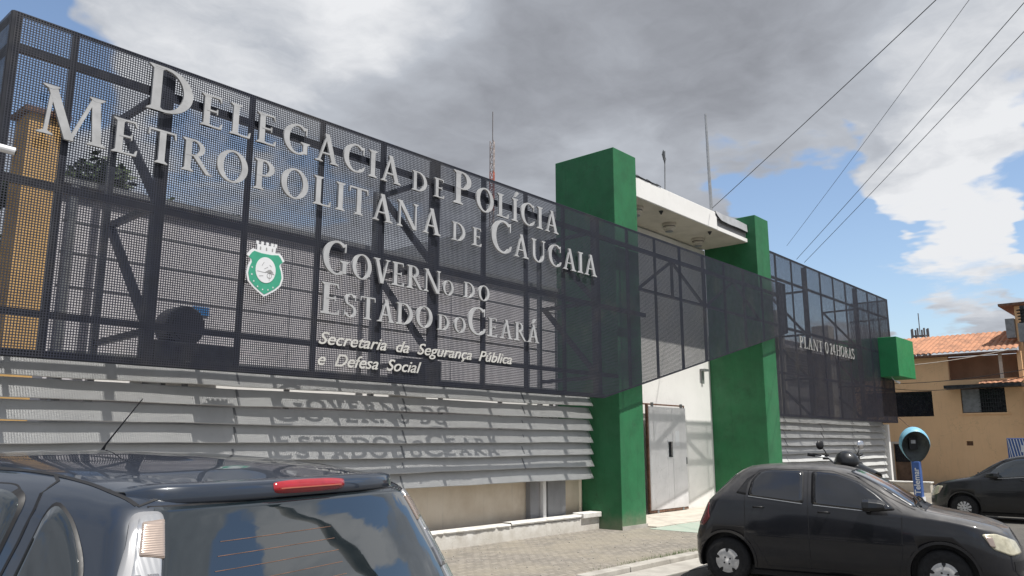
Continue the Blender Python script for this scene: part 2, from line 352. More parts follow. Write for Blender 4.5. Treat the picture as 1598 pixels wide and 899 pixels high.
# ------------------------------------------------------------------ ground
SZ = -.06
structure(MB().box((-300, -300, -.5), (500, 500, SZ)).build('ground', M['asphalt']))
structure(MB().box((-6, 6.55, -.3), (33.6, 9.66, 0)).build('pavement', M['paving'], loc=(0, 6.55, 0)))
mb = MB(); xx = -6.0
while xx < 33.5:
    L = random.uniform(.9, 1.1)
    mb.box((xx, 6.37+random.uniform(-.012, .012), -.3), (xx+L-.012, 6.548, .012+random.uniform(-.008, .01))); xx += L
structure(mb.build('kerb', M['concrete'], bevel=.012, loc=(0, 6.4, 0)))
structure(MB().box((-6, 5.85, SZ), (33.6, 6.36, SZ+.012)).build('gutter_strip', M['concrete'], loc=(0, 6, 0)))
structure(MB().prism_xy([(14.2, 7.7), (21.0, 7.9), (21.0, 8.88), (14.2, 8.88)], .0, .006).build('entrance_ramp', M['green_floor'], loc=(14, 8, 0)))
structure(MB().box((14.51, 8.885, 0), (20.54, 10.69, .02)).build('entrance_floor', M['cream'], loc=(14, 9, 0)))
mb = MB()
for i in range(160):   # loose chips on the paving
    x, y = random.uniform(8, 16), random.uniform(6.6, 9.5); r = random.uniform(.006, .018)
    n = random.randint(4, 6); a0 = random.random()*6
    mb.prism_xy([(x+r*math.cos(a0+k*6.283/n)*random.uniform(.7, 1.2), y+r*math.sin(a0+k*6.283/n)*random.uniform(.6, 1)) for k in range(n)], .0, random.uniform(.006, .015))
g = mb.build('gravel', M['concrete'], loc=(10, 8, 0)); g['kind'] = 'stuff'
mb = MB()
for i in range(420):   # dry weeds along the kerb joint
    x = random.gauss(11.2, .9); y = random.gauss(6.62, .05)
    h = random.uniform(.02, .07); dx, dy = random.uniform(-.03, .03), random.uniform(-.03, .03)
    mb.add([(x-.004, y, 0), (x+.004, y, 0), (x+dx, y+dy, h)], [(0, 1, 2)])
g = mb.build('weeds', M['leaf'], loc=(11, 6.6, 0)); g['kind'] = 'stuff'

# ------------------------------------------------------------------ police building
PX = [(13.62, 14.50), (20.56, 21.42)]; PY0, PYB = 9.12, 10.70; PTOP = 7.92
B = thing('police_station', 'white and pale grey police station building with two tall green pillars and entrance canopy', 'building', (17, 10.7, 0))
WY = 10.7
mb = MB(); mb.box((3.52, WY, 0), (13.62, 11.05, 4.93))
mb.build('left_wing_wall', M['cladding'], B)
mb = MB()
mb.box((3.46, WY-.09, 4.93), (13.62, WY+.18, 5.0)); mb.box((3.49, WY-.05, 4.80), (13.62, WY-.003, 4.86))
mb.build('parapet_coping', M['lightgrey'], B)
mb = MB()
for z in (4.45, 4.05, 3.62, 3.22, 2.80): mb.box((3.55, WY-.007, z), (13.6, WY-.002, z+.018))
for x in (6.9, 10.4): mb.box((x, WY-.0065, 2.4), (x+.015, WY-.002, 4.8))
mb.build('cladding_joint', M['grey'], B)
mb = MB(); mb.box((1.6, 10.08, .0), (13.6, 10.25, 1.25)); mb.build('lower_wall', M['beige_wall'], B)
mb = MB(); mb.box((4.1, WY-.06, 2.3), (13.4, WY-.028, 2.6)); mb.build('wall_band', M['white_wall'], B)
# columns under the louvres
MB().box((12.31, 9.93, 0), (12.86, 10.07, 1.2)).build('column', M['grey_concrete'], B)
MB().box((12.14, 9.91, 0), (12.23, 10.07, 1.2)).build('column', M['white_wall'], B)
MB().box((11.82, 9.96, 0), (12.08, 10.07, 1.2)).build('column', M['grey_concrete'], B)
MB().box((PX[0][1], WY, 0), (PX[1][0], 20, 7.13)).build('entrance_wall', M['white_wall'], B)
for x0, x1 in PX:
    MB().box((x0, PY0, -.05), (x1, PYB, PTOP)).build('pillar', M['green'], B, bevel=.012)
MB().box((13.60, 9.10, -.02), (14.52, 9.118, .07)).build('pillar_base_trim', M['concrete'], B)
# right wing
mb = MB(); mb.box((21.42, WY, 0), (32.4, 20, 4.75)); mb.build('right_wing_wall', M['grey_concrete'], B)
for x in (23.9, 28.3):
    MB().box((x, 10.1, 0), (x+.55, 10.69, 5.75)).build('column', M['concrete'], B)
MB().box((21.44, 10.25, 5.0-.32), (32.3, 10.695, 5.0-.06)).build('wall_band', M['cladding'], B)
mb = MB()
for k in range(9): mb.box((21.5, 10.60, 3.75+k*.09), (27.6, 10.69, 3.75+k*.09+.035))
mb.build('vent_grille', M['lightgrey'], B)
mb = MB(); mb.box((32.42, 9.62, 0), (32.62, 12.5, 2.36)); mb.build('side_wall', M['white_wall'], B)
MB().box((21.6, WY-.03, 0), (32.4, WY-.004, 2.4)).build('lower_wall', M['white_wall'], B)
MB().box((30.72, 8.56, 4.03), (32.78, 12.0, 5.46)).build('beam_box', M['green_box'], B, bevel=.01)
# canopy
cz0, cz1, cy = 7.17, 7.64, 9.37
can = MB().box((PX[0][1]+.002, cy, cz0), (18.78, WY+.5, cz1)).build('canopy', M['white_wall'], B, bevel=.01)
MB().box((18.782, cy, cz0), (PX[1][0]-.002, WY+.5, cz0+.10)).build('canopy_ledge', M['white_wall'], can)
MB().box((18.782, cy+.05, cz0+.102), (PX[1][0]-.002, WY+.5, cz1-.12)).build('canopy_recess', M['grey_concrete'], can)
MB().box((PX[0][1]+.004, cy+.04, cz0-.006), (PX[1][0]-.004, WY-.01, cz0-.001)).build('soffit', M['canopy_under'], can)
# bent roof sheet over the right part, dark crumpled flashing on the left part
P = []
for i in range(24):
    t = i/23; x = 18.70+t*1.84; s = math.sin(min(1, t*5)*math.pi/2)
    P.append([(x, cy+.35, cz1+.045), (x, cy-.015, cz1+.03-.012*math.sin(t*7)), (x, cy-.03, cz1-.03-.15*s+.006*math.sin(t*11))])
MB().grid(P).build('roof_sheet', M['sheet'], can, smooth=False, solid=.006)
P = []
for i in range(40):
    t = i/39; x = 18.70+t*1.84; s = math.sin(min(1, t*4)*math.pi/2)
    P.append([(x, cy-.022, cz1-.03-.145*s), (x, cy+.0, cz1-.07-.15*s+.004*math.sin(t*14))])
MB().grid(P).build('drip_edge', M['flash'], can, smooth=False, solid=.006)
P = []
for i in range(50):
    t = i/49; x = 14.52+t*1.45; w = .035*abs(math.sin(t*12))*(1-.3*t)+.012*math.sin(t*41)
    P.append([(x, cy+.35, cz1+.05+w), (x, cy+.05, cz1+.05+w), (x, cy-.02, cz1+.012+w*.4)])
MB().grid(P).build('roof_flashing', M['flash'], can, smooth=True, solid=.015)
for i in range(3):
    x, y = [(17.39, 10.0), (19.25, 10.2), (15.6, 9.85)][i]
    v = MB().lathe([(.17, 0), (.17, -.035), (.185, -.04), (.185, -.075), (.15, -.08), (.15, -.105), (.16, -.11), (.16, -.14), (.12, -.15), (.12, -.20), (.02, -.205)], (x, y, cz0-.006), 24).build('ceiling_vent', M['canopy_under'], B, smooth=False)
    MB().lathe([(.155, 0), (.155, -.012)], (x, y, cz0-.087), 24).build('vent_slot', M['black'], v)
    MB().lathe([(.10, 0), (.10, -.01)], (x, y, cz0-.212), 20).build('vent_cap', M['grey'], v)
for x, y in ((16.27, 9.56), (18.79, 9.6), (15.2, 9.9)):
    MB().lathe([(.06, 0), (.05, -.02), (.02, -.07), (.01, -.09)], (x, y, cz0-.006), 10).build('hanging_hook', M['flash'], B)
# gate
G = thing('steel_gate', 'light grey sheet steel door with a narrow dark viewing slot in the entrance', 'gate', (17.9, 10.5, 0))
gy = 10.50; gx0, gx1 = 16.93, 18.72
leaf = MB()
leaf.box((gx0, gy, .10), (17.78, gy+.04, 2.56)); leaf.box((18.02, gy, .10), (gx1, gy+.04, 2.56))
leaf.box((17.78, gy, .10), (18.02, gy+.04, 1.32)); leaf.box((17.78, gy, 1.72), (18.02, gy+.04, 2.56))
leaf.build('gate_leaf', M['white_metal'], G, bevel=.004)
MB().box((17.80, gy+.035, 1.34), (18.0, gy+.038, 1.70)).build('slot_opening', M['dark_open'], G)
m_ = MB()
for a, b in (((17.765, gy-.012, 1.305), (17.79, gy+.0, 1.735)), ((18.01, gy-.012, 1.305), (18.035, gy, 1.735)), ((17.765, gy-.013, 1.305), (18.035, gy, 1.325)), ((17.765, gy-.013, 1.715), (18.035, gy, 1.735))): m_.box(a, b)
m_.build('slot_frame', M['sign_white'], G)
m_ = MB(); m_.box((gx0-.06, gy+.0, .06), (gx0-.012, gy+.06, 2.6)); m_.box((gx1+.01, gy+.05, .06), (gx1+.035, gy+.08, 2.62)); m_.box((gx0-.3, gy+.05, 2.6), (gx1+.04, gy+.09, 2.635)); m_.box((gx0-.05, gy+.01, .04), (gx1, gy+.035, .09))
m_.build('gate_frame', M['rust'], G)
for x in (17.1, 18.5): MB().box((x, gy-.01, 2.56), (x+.05, gy+.045, 2.66)).build('hanger', M['grey'], G)
for x in (17.25, 18.45): MB().lathe([(.045, 0), (.045, .03)], (x, gy, .055), 14, 'y').build('roller', M['grey'], G)
for z in (1.0, ): MB().box((gx1-.05, gy-.02, 1.15), (gx1-.02, gy-.001, 1.32)).build('handle', M['grey'], G)
MB().box((16.3, 10.62, .02), (16.86, 10.69, 2.5)).build('door_opening', M['dark_open'], B)
tag(MB().box((18.16, gy-.003, 1.60), (18.36, gy-.001, 1.98)).build('paper_notice', M['sign_white'], loc=(18.2, gy, 1.8)), 'blank white paper notice stuck on the steel door beside the slot', 'notice')
w = thing('wall_lamp', 'small grey bracket lamp high on the white entrance wall', 'lamp', (20.0, 10.69, 3.5))
MB().box((19.95, 10.55, 3.62), (20.22, 10.69, 3.68)).build('lamp_head', M['grey'], w)
MB().box((20.02, 10.66, 3.28), (20.10, 10.695, 3.62)).build('lamp_bracket', M['lightgrey'], w)
# low white wall in front of the left wing
lw = thing('low_wall', 'low white masonry wall with chipped coping along the pavement', 'wall', (8, 9.7, 0))
mb = MB(); mb.box((1.0, 9.66, -.05), (12.75, 9.82, .235)); mb.box((12.752, 9.665, -.05), (13.615, 9.815, .235)); mb.build('wall_base', M['kerb_white'], lw, bevel=.006)
def coping(x0, x1, z, th):
    P = []
    n = int((x1-x0)/.05)
    for i in range(n+1):
        x = x0+(x1-x0)*i/n; j = random.uniform(-.006, .006) + (-.018 if random.random() < .06 else 0)
        P.append([(x, 9.64-j, z), (x, 9.63-j, z+th*.5), (x, 9.645-j*.5, z+th+j*.3), (x, 9.85, z+th), (x, 9.86, z)])
    return P
MB().grid(coping(1.0, 10.9, .237, .05)).build('coping', M['kerb_white'], lw, solid=.0)
MB().grid(coping(10.92, 13.35, .25, .055)).build('coping', M['kerb_white'], lw, solid=.0)
MB().box((13.0, 9.60, .235), (13.61, 9.88, .335)).build('coping', M['kerb_white'], lw, bevel=.012)

# ------------------------------------------------------------------ louvres
def louvre(name, label, x0, x1, zs, wob, seed):
    rnd = random.Random(seed)
    T = thing(name, label, 'louvre', ((x0+x1)/2, 9.75, 0))
    for zi, z in enumerate(zs):
        P = []; n = int((x1-x0)/.12)
        ph = [rnd.uniform(0, 6) for _ in range(6)]
        for i in range(n+1):
            x = x0+(x1-x0)*i/n
            dz = wob*(.5*math.sin(x*.9+ph[0])+.3*math.sin(x*2.3+ph[1])+.16*math.sin(x*6.1+ph[2]))
            dy = wob*(.6*math.sin(x*1.4+ph[3])+.35*math.sin(x*3.9+ph[4]))
            jr = 0
            row = []
            for t, yy, zz_ in ((0, .010, -.005), (.02, .001, -.002), (.06, .004, .008), (.5, .058, .11), (.88, .105, .205 if zi < 3 else .212), (.93, .112, .216 if zi < 3 else .224), (1, .13, .222 if zi < 3 else .240)):
                row.append((x, 9.70+yy+dy*(1-t*.6)+jr, z+zz_+dz*(1-.4*t)))
            P.append(row)
        sl = MB().grid(P).build('slat', M['slat'], T, smooth=True, solid=.003)
        x = x0+1.45+ (zi % 2)*.02
        while x < x1-.5:
            MB().prism_yz([(9.697, z+.0), (9.735, z+.077), (9.775, z+.157), (9.81, z+.212), (9.83, z+.212), (9.79, z+.15), (9.71, z)], x, x+.03).build('slat_joint', M['grey'], sl); x += 2.9
    x = x0+.7
    while x < x1: MB().box((x, 9.90, 1.0), (x+.06, 9.96, zs[0]+.3)).build('support_post', M['grey_concrete'], T); x += 1.5
    return T
louvre('louvre_screen', 'long bank of dented grey metal louvre slats under the left lettered screen', 1.2, 13.52, [2.42, 2.175, 1.935, 1.69, 1.455, 1.225, .985], .012, 3)
louvre('louvre_screen', 'grey metal louvre slats under the right wing screen behind the motorcycle', 21.75, 32.35, [2.28, 2.06, 1.83, 1.60, 1.36, 1.12, .88, .64, .4], .014, 5)

# ------------------------------------------------------------------ perforated screens
PITCH_H, WEB, TH = .028, .0107, .0027
def lattice(xa, xb, z0f, z1, y, origin):
    m_ = MB()
    n0 = math.ceil((xa-origin)/PITCH_H); n1 = math.floor((xb-origin)/PITCH_H)
    xs = [origin+k*PITCH_H for k in range(n0, n1+1)]
    for x in xs: m_.box((x-WEB/2, y, z0f(x)), (x+WEB/2, y+TH, z1))
    k = 0; z = z1-.004
    while z > min(z0f(xa), z0f(xb))+.001:
        a, b = xa, xb
        if z < z0f(xb):   # bottom edge rises to the right: shorten the bar
            lo, hi = xa, xb
            for _ in range(18):
                md = (lo+hi)/2
                if z0f(md) < z: lo = md
                else: hi = md
            b = lo
        if b-a > .01: m_.box((a, y+.0005, z-WEB/2), (b, y+TH-.0005, z+WEB/2))
        z -= PITCH_H
    return m_
SY = 8.90
X0, X1 = 2.28, 21.85; ZT, ZB = 6.11, 2.54
XD = 12.80; SL = (4.70-2.54)/(21.80-12.80)
zbot = lambda x: ZB if x <= XD else ZB+SL*(x-XD)
posts = [2.30, 2.90]+[3.97+1.088*k for k in range(0, 17)]
posts = [p for p in posts if p < X1-.3]+[X1-.02]
S = thing('perforated_screen', 'long dark perforated metal screen with slanted lower edge carrying the large lettering', 'screen', (12, SY, 4.3))
for i in range(len(posts)-1):
    pm = lattice(posts[i], posts[i+1], zbot, ZT, SY, 2.28)
    pm.build('mesh_panel', M['mesh'], S, normals=False)
def yz_lattice(x, ya, yb, za, zb):
    m_ = MB(); y = ya
    while y < yb: m_.box((x, y-WEB/2, za), (x+TH, y+WEB/2, zb)); y += PITCH_H
    z = zb-.004
    while z > za: m_.box((x+.0005, ya, z-WEB/2), (x+TH-.0005, yb, z+WEB/2)); z -= PITCH_H
    return m_
yz_lattice(2.262, SY+.02, 10.4, ZB, ZT).build('side_panel', M['mesh'], S, normals=False)
yz_lattice(X1+.005, SY+.02, 9.11, zbot(X1), ZT).build('side_panel', M['mesh'], S, normals=False)
for p in posts:
    big = any(abs(p-q) < .1 for q in (3.97, 3.97+1.088*4, 3.97+1.088*8))
    wd = .065 if not big else .11
    if p > PX[0][0]-.1: wd = .04
    MB().box((p-wd/2, SY+.006, zbot(p)), (p+wd/2, SY+(.06 if not big else .14), ZT-.002)).build('post', M['frame'], S)
def rail(z, h, xa, xb, y=.012, d=.05): MB().box((xa, SY+y, z-h/2), (xb, SY+y+d, z+h/2)).build('rail', M['frame'], S)
rail(ZT-.012, .03, X0, X1, .007, .04); rail(5.73, .085, X0, X1); rail(4.33, .085, X0, 14.4); rail(2.98, .075, X0, 13.3)
MB().box((X0, SY+.008, ZB-.01), (XD, SY+.055, ZB+.075)).build('rail', M['frame'], S)
MB().bar((XD, SY+.02, ZB+.01), (X1, SY+.02, zbot(X1)+.01), .02, .03).build('rail', M['frame'], S)
MB().box((X0-.01, SY+.009, ZB), (X0+.09, SY+.08, ZT)).build('post', M['frame'], S)
MB().bar((2.30, 8.95, 6.09), (2.30, 10.4, 6.09), .04).build('rail', M['frame'], S)
MB().bar((2.30, 8.95, 5.73), (2.30, 10.4, 5.73), .05).build('rail', M['frame'], S)
MB().bar((2.30, 8.95, 2.58), (2.30, 10.4, 2.58), .05).build('rail', M['frame'], S)
for xk in (3.97, 3.97+1.088*4, 3.97+1.088*8):
    for za, zc in ((5.82, 4.50), (4.40, 3.05)):
        if xk > 12 and za > 5: pass
        MB().bar((xk, SY+.14, za), (xk, 10.32, za-.01), .07).build('brace', M['frame'], S)
        MB().bar((xk+.002, 10.28, za-.02), (xk+.002, SY+.16, zc), .085).build('brace', M['frame'], S)
    MB().bar((xk, SY+.14, 2.93), (xk, 10.38, 2.90), .07).build('brace', M['frame'], S)
    MB().box((xk-.06, 10.36, 0.3), (xk+.02, 10.44, 5.9)).build('rear_post', M['grey'], S)
# truss across the entrance
tr = [((14.3, 4.90), (17.6, 4.90)), ((14.31, 4.93), (15.64, 5.70)), ((15.75, 5.70), (17.10, 4.93)), ((15.68, 4.93), (15.68, 5.68)), ((17.22, 4.92), (17.22, 5.70)), ((17.6, 4.90), (21.5, 4.9)), ((17.3, 4.93), (18.7, 5.7)), ((18.8, 5.7), (20.2, 4.93))]
for i, ((xa, za), (xb, zb)) in enumerate(tr):
    MB().bar((xa, SY+.10+.003*(i % 3), za), (xb, SY+.10+.003*(i % 3), zb), .05, .065 if i in (0, 5) else .055).build('truss_bar', M['frame'], S)
# right wing screen
RY = 9.20; RX0, RX1, RZT, RZB = 21.5, 32.34, 7.10, 2.40
S2 = thing('perforated_screen', 'taller dark perforated metal screen on the right wing with small lettering', 'screen', (27, RY, 4.7))
rp = [RX1-.03-1.145*k for k in range(0, 10)][::-1]
rp = [x for x in rp if x > RX0]; rp = [RX0]+rp
for i in range(len(rp)-1):
    lattice(rp[i], rp[i+1], lambda x: RZB, RZT, RY, RX0).build('mesh_panel', M['mesh'], S2, normals=False)
yz_lattice(RX1+.006, RY+.02, 10.68, RZB, RZT).build('side_panel', M['mesh'], S2, normals=False)
for p in rp: MB().box((p-.025, RY+.006, RZB), (p+.025, RY+.05, RZT)).build('post', M['frame'], S2)
for z, h in ((RZT-.02, .04), (6.35, .07), (4.95, .07), (3.62, .06), (RZB+.04, .08)): MB().box((RX0, RY+.012, z-h/2), (RX1, RY+.06, z+h/2)).build('rail', M['frame'], S2)
for z in (RZT-.03, 6.35, 4.95, 3.6, RZB+.05): MB().bar((RX1-.03, RY+.07, z), (RX1-.03, 10.66, z), .05).build('rail', M['frame'], S2)
for xk in (rp[3], rp[7]):
    MB().box((xk-.05, RY+.05, RZB), (xk+.05, RY+.15, RZT-.05)).build('post', M['frame'], S2)
    for za, zc in ((6.3, 5.0), (4.95, 3.65), (3.6, 2.5)):
        MB().bar((xk, RY+.15, za), (xk, 10.45, za), .06).build('brace', M['frame'], S2)
        MB().bar((xk+.003, 10.42, za-.03), (xk+.003, RY+.17, zc), .07).build('brace', M['frame'], S2)

# ------------------------------------------------------------------ serif letters
def _arc(cx, cy_, rx, ry, a0, a1, wx, wy, n=22):
    """outline strip of a modulated bowl (a0..a1 degrees); wx thickness at the sides, wy at top and bottom"""
    o, i_ = [], []
    for k in range(n+1):
        t = R(a0+(a1-a0)*k/n); c, s = math.cos(t), math.sin(t)
        o.append((cx+rx*c, cy_+ry*s)); i_.append((cx+(rx-wx)*c, cy_+(ry-wy)*s))
    return ('strip', o, i_)
St, Th = .152, .062
def _stem(x, y0=0, y1=1, w=St, sb=1, st_=1, ext=.075):
    out = [('poly', [(x, y0), (x+w, y0), (x+w, y1), (x, y1)])]
    for on, y, d in ((sb, y0, 1), (st_, y1, -1)):
        if on: out.append(('poly', [(x-ext, y), (x+w+ext, y), (x+w+ext, y+.022*d), (x+w, y+.085*d), (x, y+.085*d), (x-ext, y+.022*d)]))
    return out
def _diag(x0, y0, x1, y1, w): return [('poly', [(x0-w/2, y0), (x0+w/2, y0), (x1+w/2, y1), (x1-w/2, y1)])]
def _ser(xc, y, d, w=.13, ext=.08):
    return [('poly', [(xc-w/2-ext, y), (xc+w/2+ext, y), (xc+w/2+ext, y+.022*d), (xc+w/2, y+.075*d), (xc-w/2, y+.075*d), (xc-w/2-ext, y+.022*d)])]
def _arm(x0, x1, y, d, tip=.15, th=.05):
    return [('poly', [(x0, y), (x1, y), (x1, y+th*d), (x0, y+th*d)]), ('poly', [(x1-.045, y+th*d*.5), (x1, y), (x1+.02, y+tip*d), (x1-.005, y+tip*d)])]
GL = {}
GL['I'] = (.30, _stem(.08))
GL['L'] = (.60, _stem(.08)+_arm(.12, .55, 0, 1, .19))
GL['E'] = (.62, _stem(.08)+_arm(.12, .54, 0, 1, .17)+_arm(.12, .50, 1, -1, .16)+[('poly', [(.15, .49), (.42, .49), (.42, .54), (.15, .54)]), ('poly', [(.40, .43), (.43, .43), (.43, .60), (.40, .60)])])
GL['D'] = (.84, _stem(.08)+[_arc(.30, .5, .48, .5, -90, 90, .165, .055), ('poly', [(.1, 0), (.31, 0), (.31, .05), (.1, .05)]), ('poly', [(.1, .95), (.31, .95), (.31, 1), (.1, 1)])])
GL['O'] = (.88, [_arc(.43, .5, .41, .52, 0, 360, .165, .055, 40)])
GL['C'] = (.76, [_arc(.45, .5, .42, .52, 48, 312, .165, .06, 32), ('poly', [(.685, .69), (.72, .69), (.73, .98), (.69, .93)]), ('poly', [(.66, .08), (.73, .13), (.76, .25), (.73, .25)])])
GL['G'] = (.86, [_arc(.45, .5, .42, .52, 48, 305, .165, .06, 32), ('poly', [(.685, .70), (.72, .70), (.73, .98), (.69, .93)])]+_stem(.62, .05, .44, .125, 0, 1, .08))
GL['P'] = (.64, _stem(.08)+[_arc(.28, .73, .30, .27, -90, 90, .155, .05), ('poly', [(.1, .46), (.29, .46), (.29, .508), (.1, .508)]), ('poly', [(.1, .952), (.29, .952), (.29, 1), (.1, 1)])])
GL['R'] = (.74, _stem(.08)+[_arc(.28, .74, .28, .26, -90, 90, .13, .048), ('poly', [(.1, .48), (.29, .48), (.29, .528), (.1, .528)]), ('poly', [(.1, .952), (.29, .952), (.29, 1), (.1, 1)]),
      ('poly', [(.27, .50), (.41, .50), (.70, .05), (.80, 0), (.62, 0)])])
GL['T'] = (.70, _stem(.285, 0, 1, St, 1, 0)+[('poly', [(.05, .945), (.65, .945), (.67, 1), (.03, 1)]), ('poly', [(.03, 1), (.075, .96), (.05, .80), (.02, .80)]), ('poly', [(.67, 1), (.625, .96), (.65, .80), (.68, .80)])])
GL['A'] = (.78, _diag(.135, 0, .385, .97, .055)+_diag(.625, 0, .375, 1.02, .145)+[('poly', [(.20, .30), (.56, .30), (.56, .35), (.20, .35)])]+_ser(.135, 0, 1, .05, .10)+_ser(.63, 0, 1, .14, .07))
GL['V'] = (.74, _diag(.36, -.02, .12, 1, .145)+_diag(.39, .0, .61, 1, .055)+_ser(.12, 1, -1, .13, .08)+_ser(.61, 1, -1, .05, .09))
GL['U'] = (.82, _stem(.09, .30, 1, .13, 0, 1)+_stem(.655, .30, 1, .055, 0, 1)+[_arc(.40, .32, .31, .34, 180, 360, .13, .06)])
GL['N'] = (.90, _stem(.11, 0, 1, .055, 1, 1)+_stem(.73, 0, 1, .055, 0, 1)+_diag(.72, -.02, .13, 1, .15))
GL['M'] = (1.02, _diag(.13, 0, .19, 1, .055)+_ser(.13, 0, 1, .05, .09)+_diag(.48, -.02, .17, 1, .14)+_diag(.50, 0, .80, 1, .055)+_diag(.89, 0, .82, 1, .135)+_ser(.89, 0, 1, .13, .08)+_ser(.16, 1, -1, .06, .09)+_ser(.84, 1, -1, .10, .07))
GL['S'] = (.60, [_arc(.29, .755, .235, .265, 25, 245, .12, .055), _arc(.29, .255, .26, .275, -160, 75, .13, .055),
      ('poly', [(.19, .60), (.23, .515), (.40, .40), (.45, .47), (.36, .53)]), ('poly', [(.475, .72), (.505, .72), (.52, .98), (.48, .94)]), ('poly', [(.02, .04), (.06, .08), (.06, .28), (.03, .28)])])
GL['H'] = (.88, _stem(.09)+_stem(.65)+[('poly', [(.2, .475), (.68, .475), (.68, .53), (.2, .53)])])
GL['2'] = (.55, [_arc(.27, .74, .22, .26, -10, 165, .12, .05), ('poly', [(.36, .68), (.49, .70), (.42, .52), (.17, .10), (.05, .0)]), ('poly', [(.05, 0), (.50, 0), (.53, .17), (.50, .17), (.47, .09), (.10, .09)])])
GL['4'] = (.56, [('poly', [(.33, 0), (.45, 0), (.45, 1), (.33, 1)]), ('poly', [(.02, .25), (.53, .25), (.53, .34), (.02, .34)]), ('poly', [(.02, .30), (.09, .30), (.40, .93), (.40, 1.0), (.36, 1.0)])])
GL['\u00cd'] = (.30, GL['I'][1]+[('poly', [(.13, 1.07), (.18, 1.07), (.36, 1.30), (.24, 1.34)])])
GL['\u00c1'] = (.78, GL['A'][1]+[('poly', [(.34, 1.09), (.39, 1.09), (.57, 1.32), (.45, 1.36)])])
def letter_mesh(ch, x, z, h, y, depth, sx=1.0):
    m_ = MB(); W_, parts = GL[ch]
    for k, p in enumerate(parts):
        yf = y-depth-.00035*k       # each stroke a hair deeper than the last so no faces share a plane
        if p[0] == 'poly': m_.prism_xz([(x+a*h*sx, z+b*h) for a, b in p[1]], yf, y-.001*0-.00002*k)
        else:
            o_, i_ = p[1], p[2]; n = len(o_); yb = y-.00002*k
            base = len(m_.v)
            for (a, b), (c, d) in zip(o_, i_):
                m_.v += [(x+a*h*sx, yf, z+b*h), (x+c*h*sx, yf, z+d*h), (x+a*h*sx, yb, z+b*h), (x+c*h*sx, yb, z+d*h)]
            for q in range(n-1):
                A = base+4*q; Bq = A+4
                m_.f += [(A, Bq, Bq+1, A+1), (A+2, A+3, Bq+3, Bq+2), (A, A+2, Bq+2, Bq), (A+1, Bq+1, Bq+3, A+3)]
            m_.f += [(base, base+1, base+3, base+2), (base+4*(n-1), base+4*(n-1)+2, base+4*(n-1)+3, base+4*(n-1)+1)]
    return m_
LY = SY-.035
def word(T, w, x0, x1, z, hbig, hsmall, y=LY, depth=.035, small_last=False, m='letter', lead=True):
    hs = [hbig if (i == 0 and lead) else hsmall for i in range(len(w))]
    if small_last: hs[-1] = hsmall*.66
    tot = sum(GL[c][0]*h for c, h in zip(w, hs))
    sx = (x1-x0)/tot; x = x0
    sxx = max(.88, min(1.26, sx*.93)); gap = ((x1-x0)-tot*sxx)/max(1, len(w)-1)
    for c, h in zip(w, hs):
        letter_mesh(c, x, z, h, y, depth, sxx).build('letter', M[m], T)
        # two standoff pins hold each letter on the screen
        x += GL[c][0]*h*sxx+gap
def line(label, words, **k):
    T = thing('sign_lettering', label, 'lettering', (words[0][1], LY, words[0][3]))
    for w in words: word(T, w[0], w[1], w[2], w[3], w[4], w[5], **dict(k, **(w[6] if len(w) > 6 else {})))
    return T
line('largest raised grey serif lettering reading Delegacia de Pol\u00edcia, top line on the screen', [('DELEGACIA', 3.67, 7.50, 5.475, .555, .405), ('DE', 7.72, 8.42, 5.475, .31, .31), ('POL\u00cdCIA', 8.60, 11.33, 5.475, .555, .405)])
line('raised grey serif lettering reading Metropolitana de Caucaia, second line on the screen', [('METROPOLITANA', 2.58, 8.34, 4.855, .54, .40), ('DE', 8.58, 9.28, 4.855, .30, .30), ('CAUCAIA', 9.48, 12.53, 4.855, .555, .405)])
line('raised grey serif lettering reading Governo do, beside the crest', [('GOVERNO', 6.16, 8.64, 3.945, .46, .35, dict(small_last=True)), ('DO', 8.86, 9.47, 3.965, .25, .25)])
line('raised grey serif lettering reading Estado do Cear\u00e1, under Governo do', [('ESTADO', 6.17, 8.21, 3.385, .43, .32), ('DO', 8.31, 8.92, 3.385, .24, .24), ('CEAR\u00c1', 8.95, 10.74, 3.395, .44, .31)])
def font_line(T, text, x0, x1, z, h, y, m, shear=.35, depth=.01, bold=.006):
    # lettering from the built-in vector font, slanted, fitted between x0 and x1, one mesh per word
    full = bpy.data.curves.new('t', 'FONT'); full.body = text; full.size = h; full.shear = shear; full.offset = bold; full.extrude = depth/2
    o = bpy.data.objects.new('t', full); COL.objects.link(o); bpy.context.view_layer.update()
    me = bpy.data.meshes.new_from_object(o.evaluated_get(bpy.context.evaluated_depsgraph_get()))
    co = np.array([v.co[:] for v in me.vertices]); bpy.data.objects.remove(o)
    s = (x1-x0)/(co[:, 0].max()-co[:, 0].min()); mn = co[:, 0].min()
    v = [((a-mn)*s+x0, y-c, b+z) for a, b, c in co]
    fs = [tuple(p.vertices) for p in me.polygons]
    # split into words at the wide gaps
    xs = sorted((min(v[i][0] for i in f), max(v[i][0] for i in f)) for f in fs); cuts = []; reach = xs[0][1]
    for a, b in xs:
        if a > reach+h*.22: cuts.append((a+reach)/2)
        reach = max(reach, b)
    for k in range(len(cuts)+1):
        lo = cuts[k-1] if k else -1e9; hi = cuts[k] if k < len(cuts) else 1e9
        sel = [f for f in fs if lo < v[f[0]][0] <= hi]; ids = sorted({i for f in sel for i in f}); mp = {i: q for q, i in enumerate(ids)}
        m_ = MB(); m_.v = [v[i] for i in ids]; m_.f = [tuple(mp[i] for i in f) for f in sel]; m_.build('word', M[m], T)
Tn = thing('sign_lettering', 'small slanted lettering in two lines, Secretaria da Seguran\u00e7a P\u00fablica e Defesa Social', 'lettering', (6.2, LY, 2.7))
font_line(Tn, 'Secretaria  da  Seguran\u00e7a  P\u00fablica', 6.20, 10.07, 2.985, .235, LY+.018, 'letter_s', .35, .010, .0015)
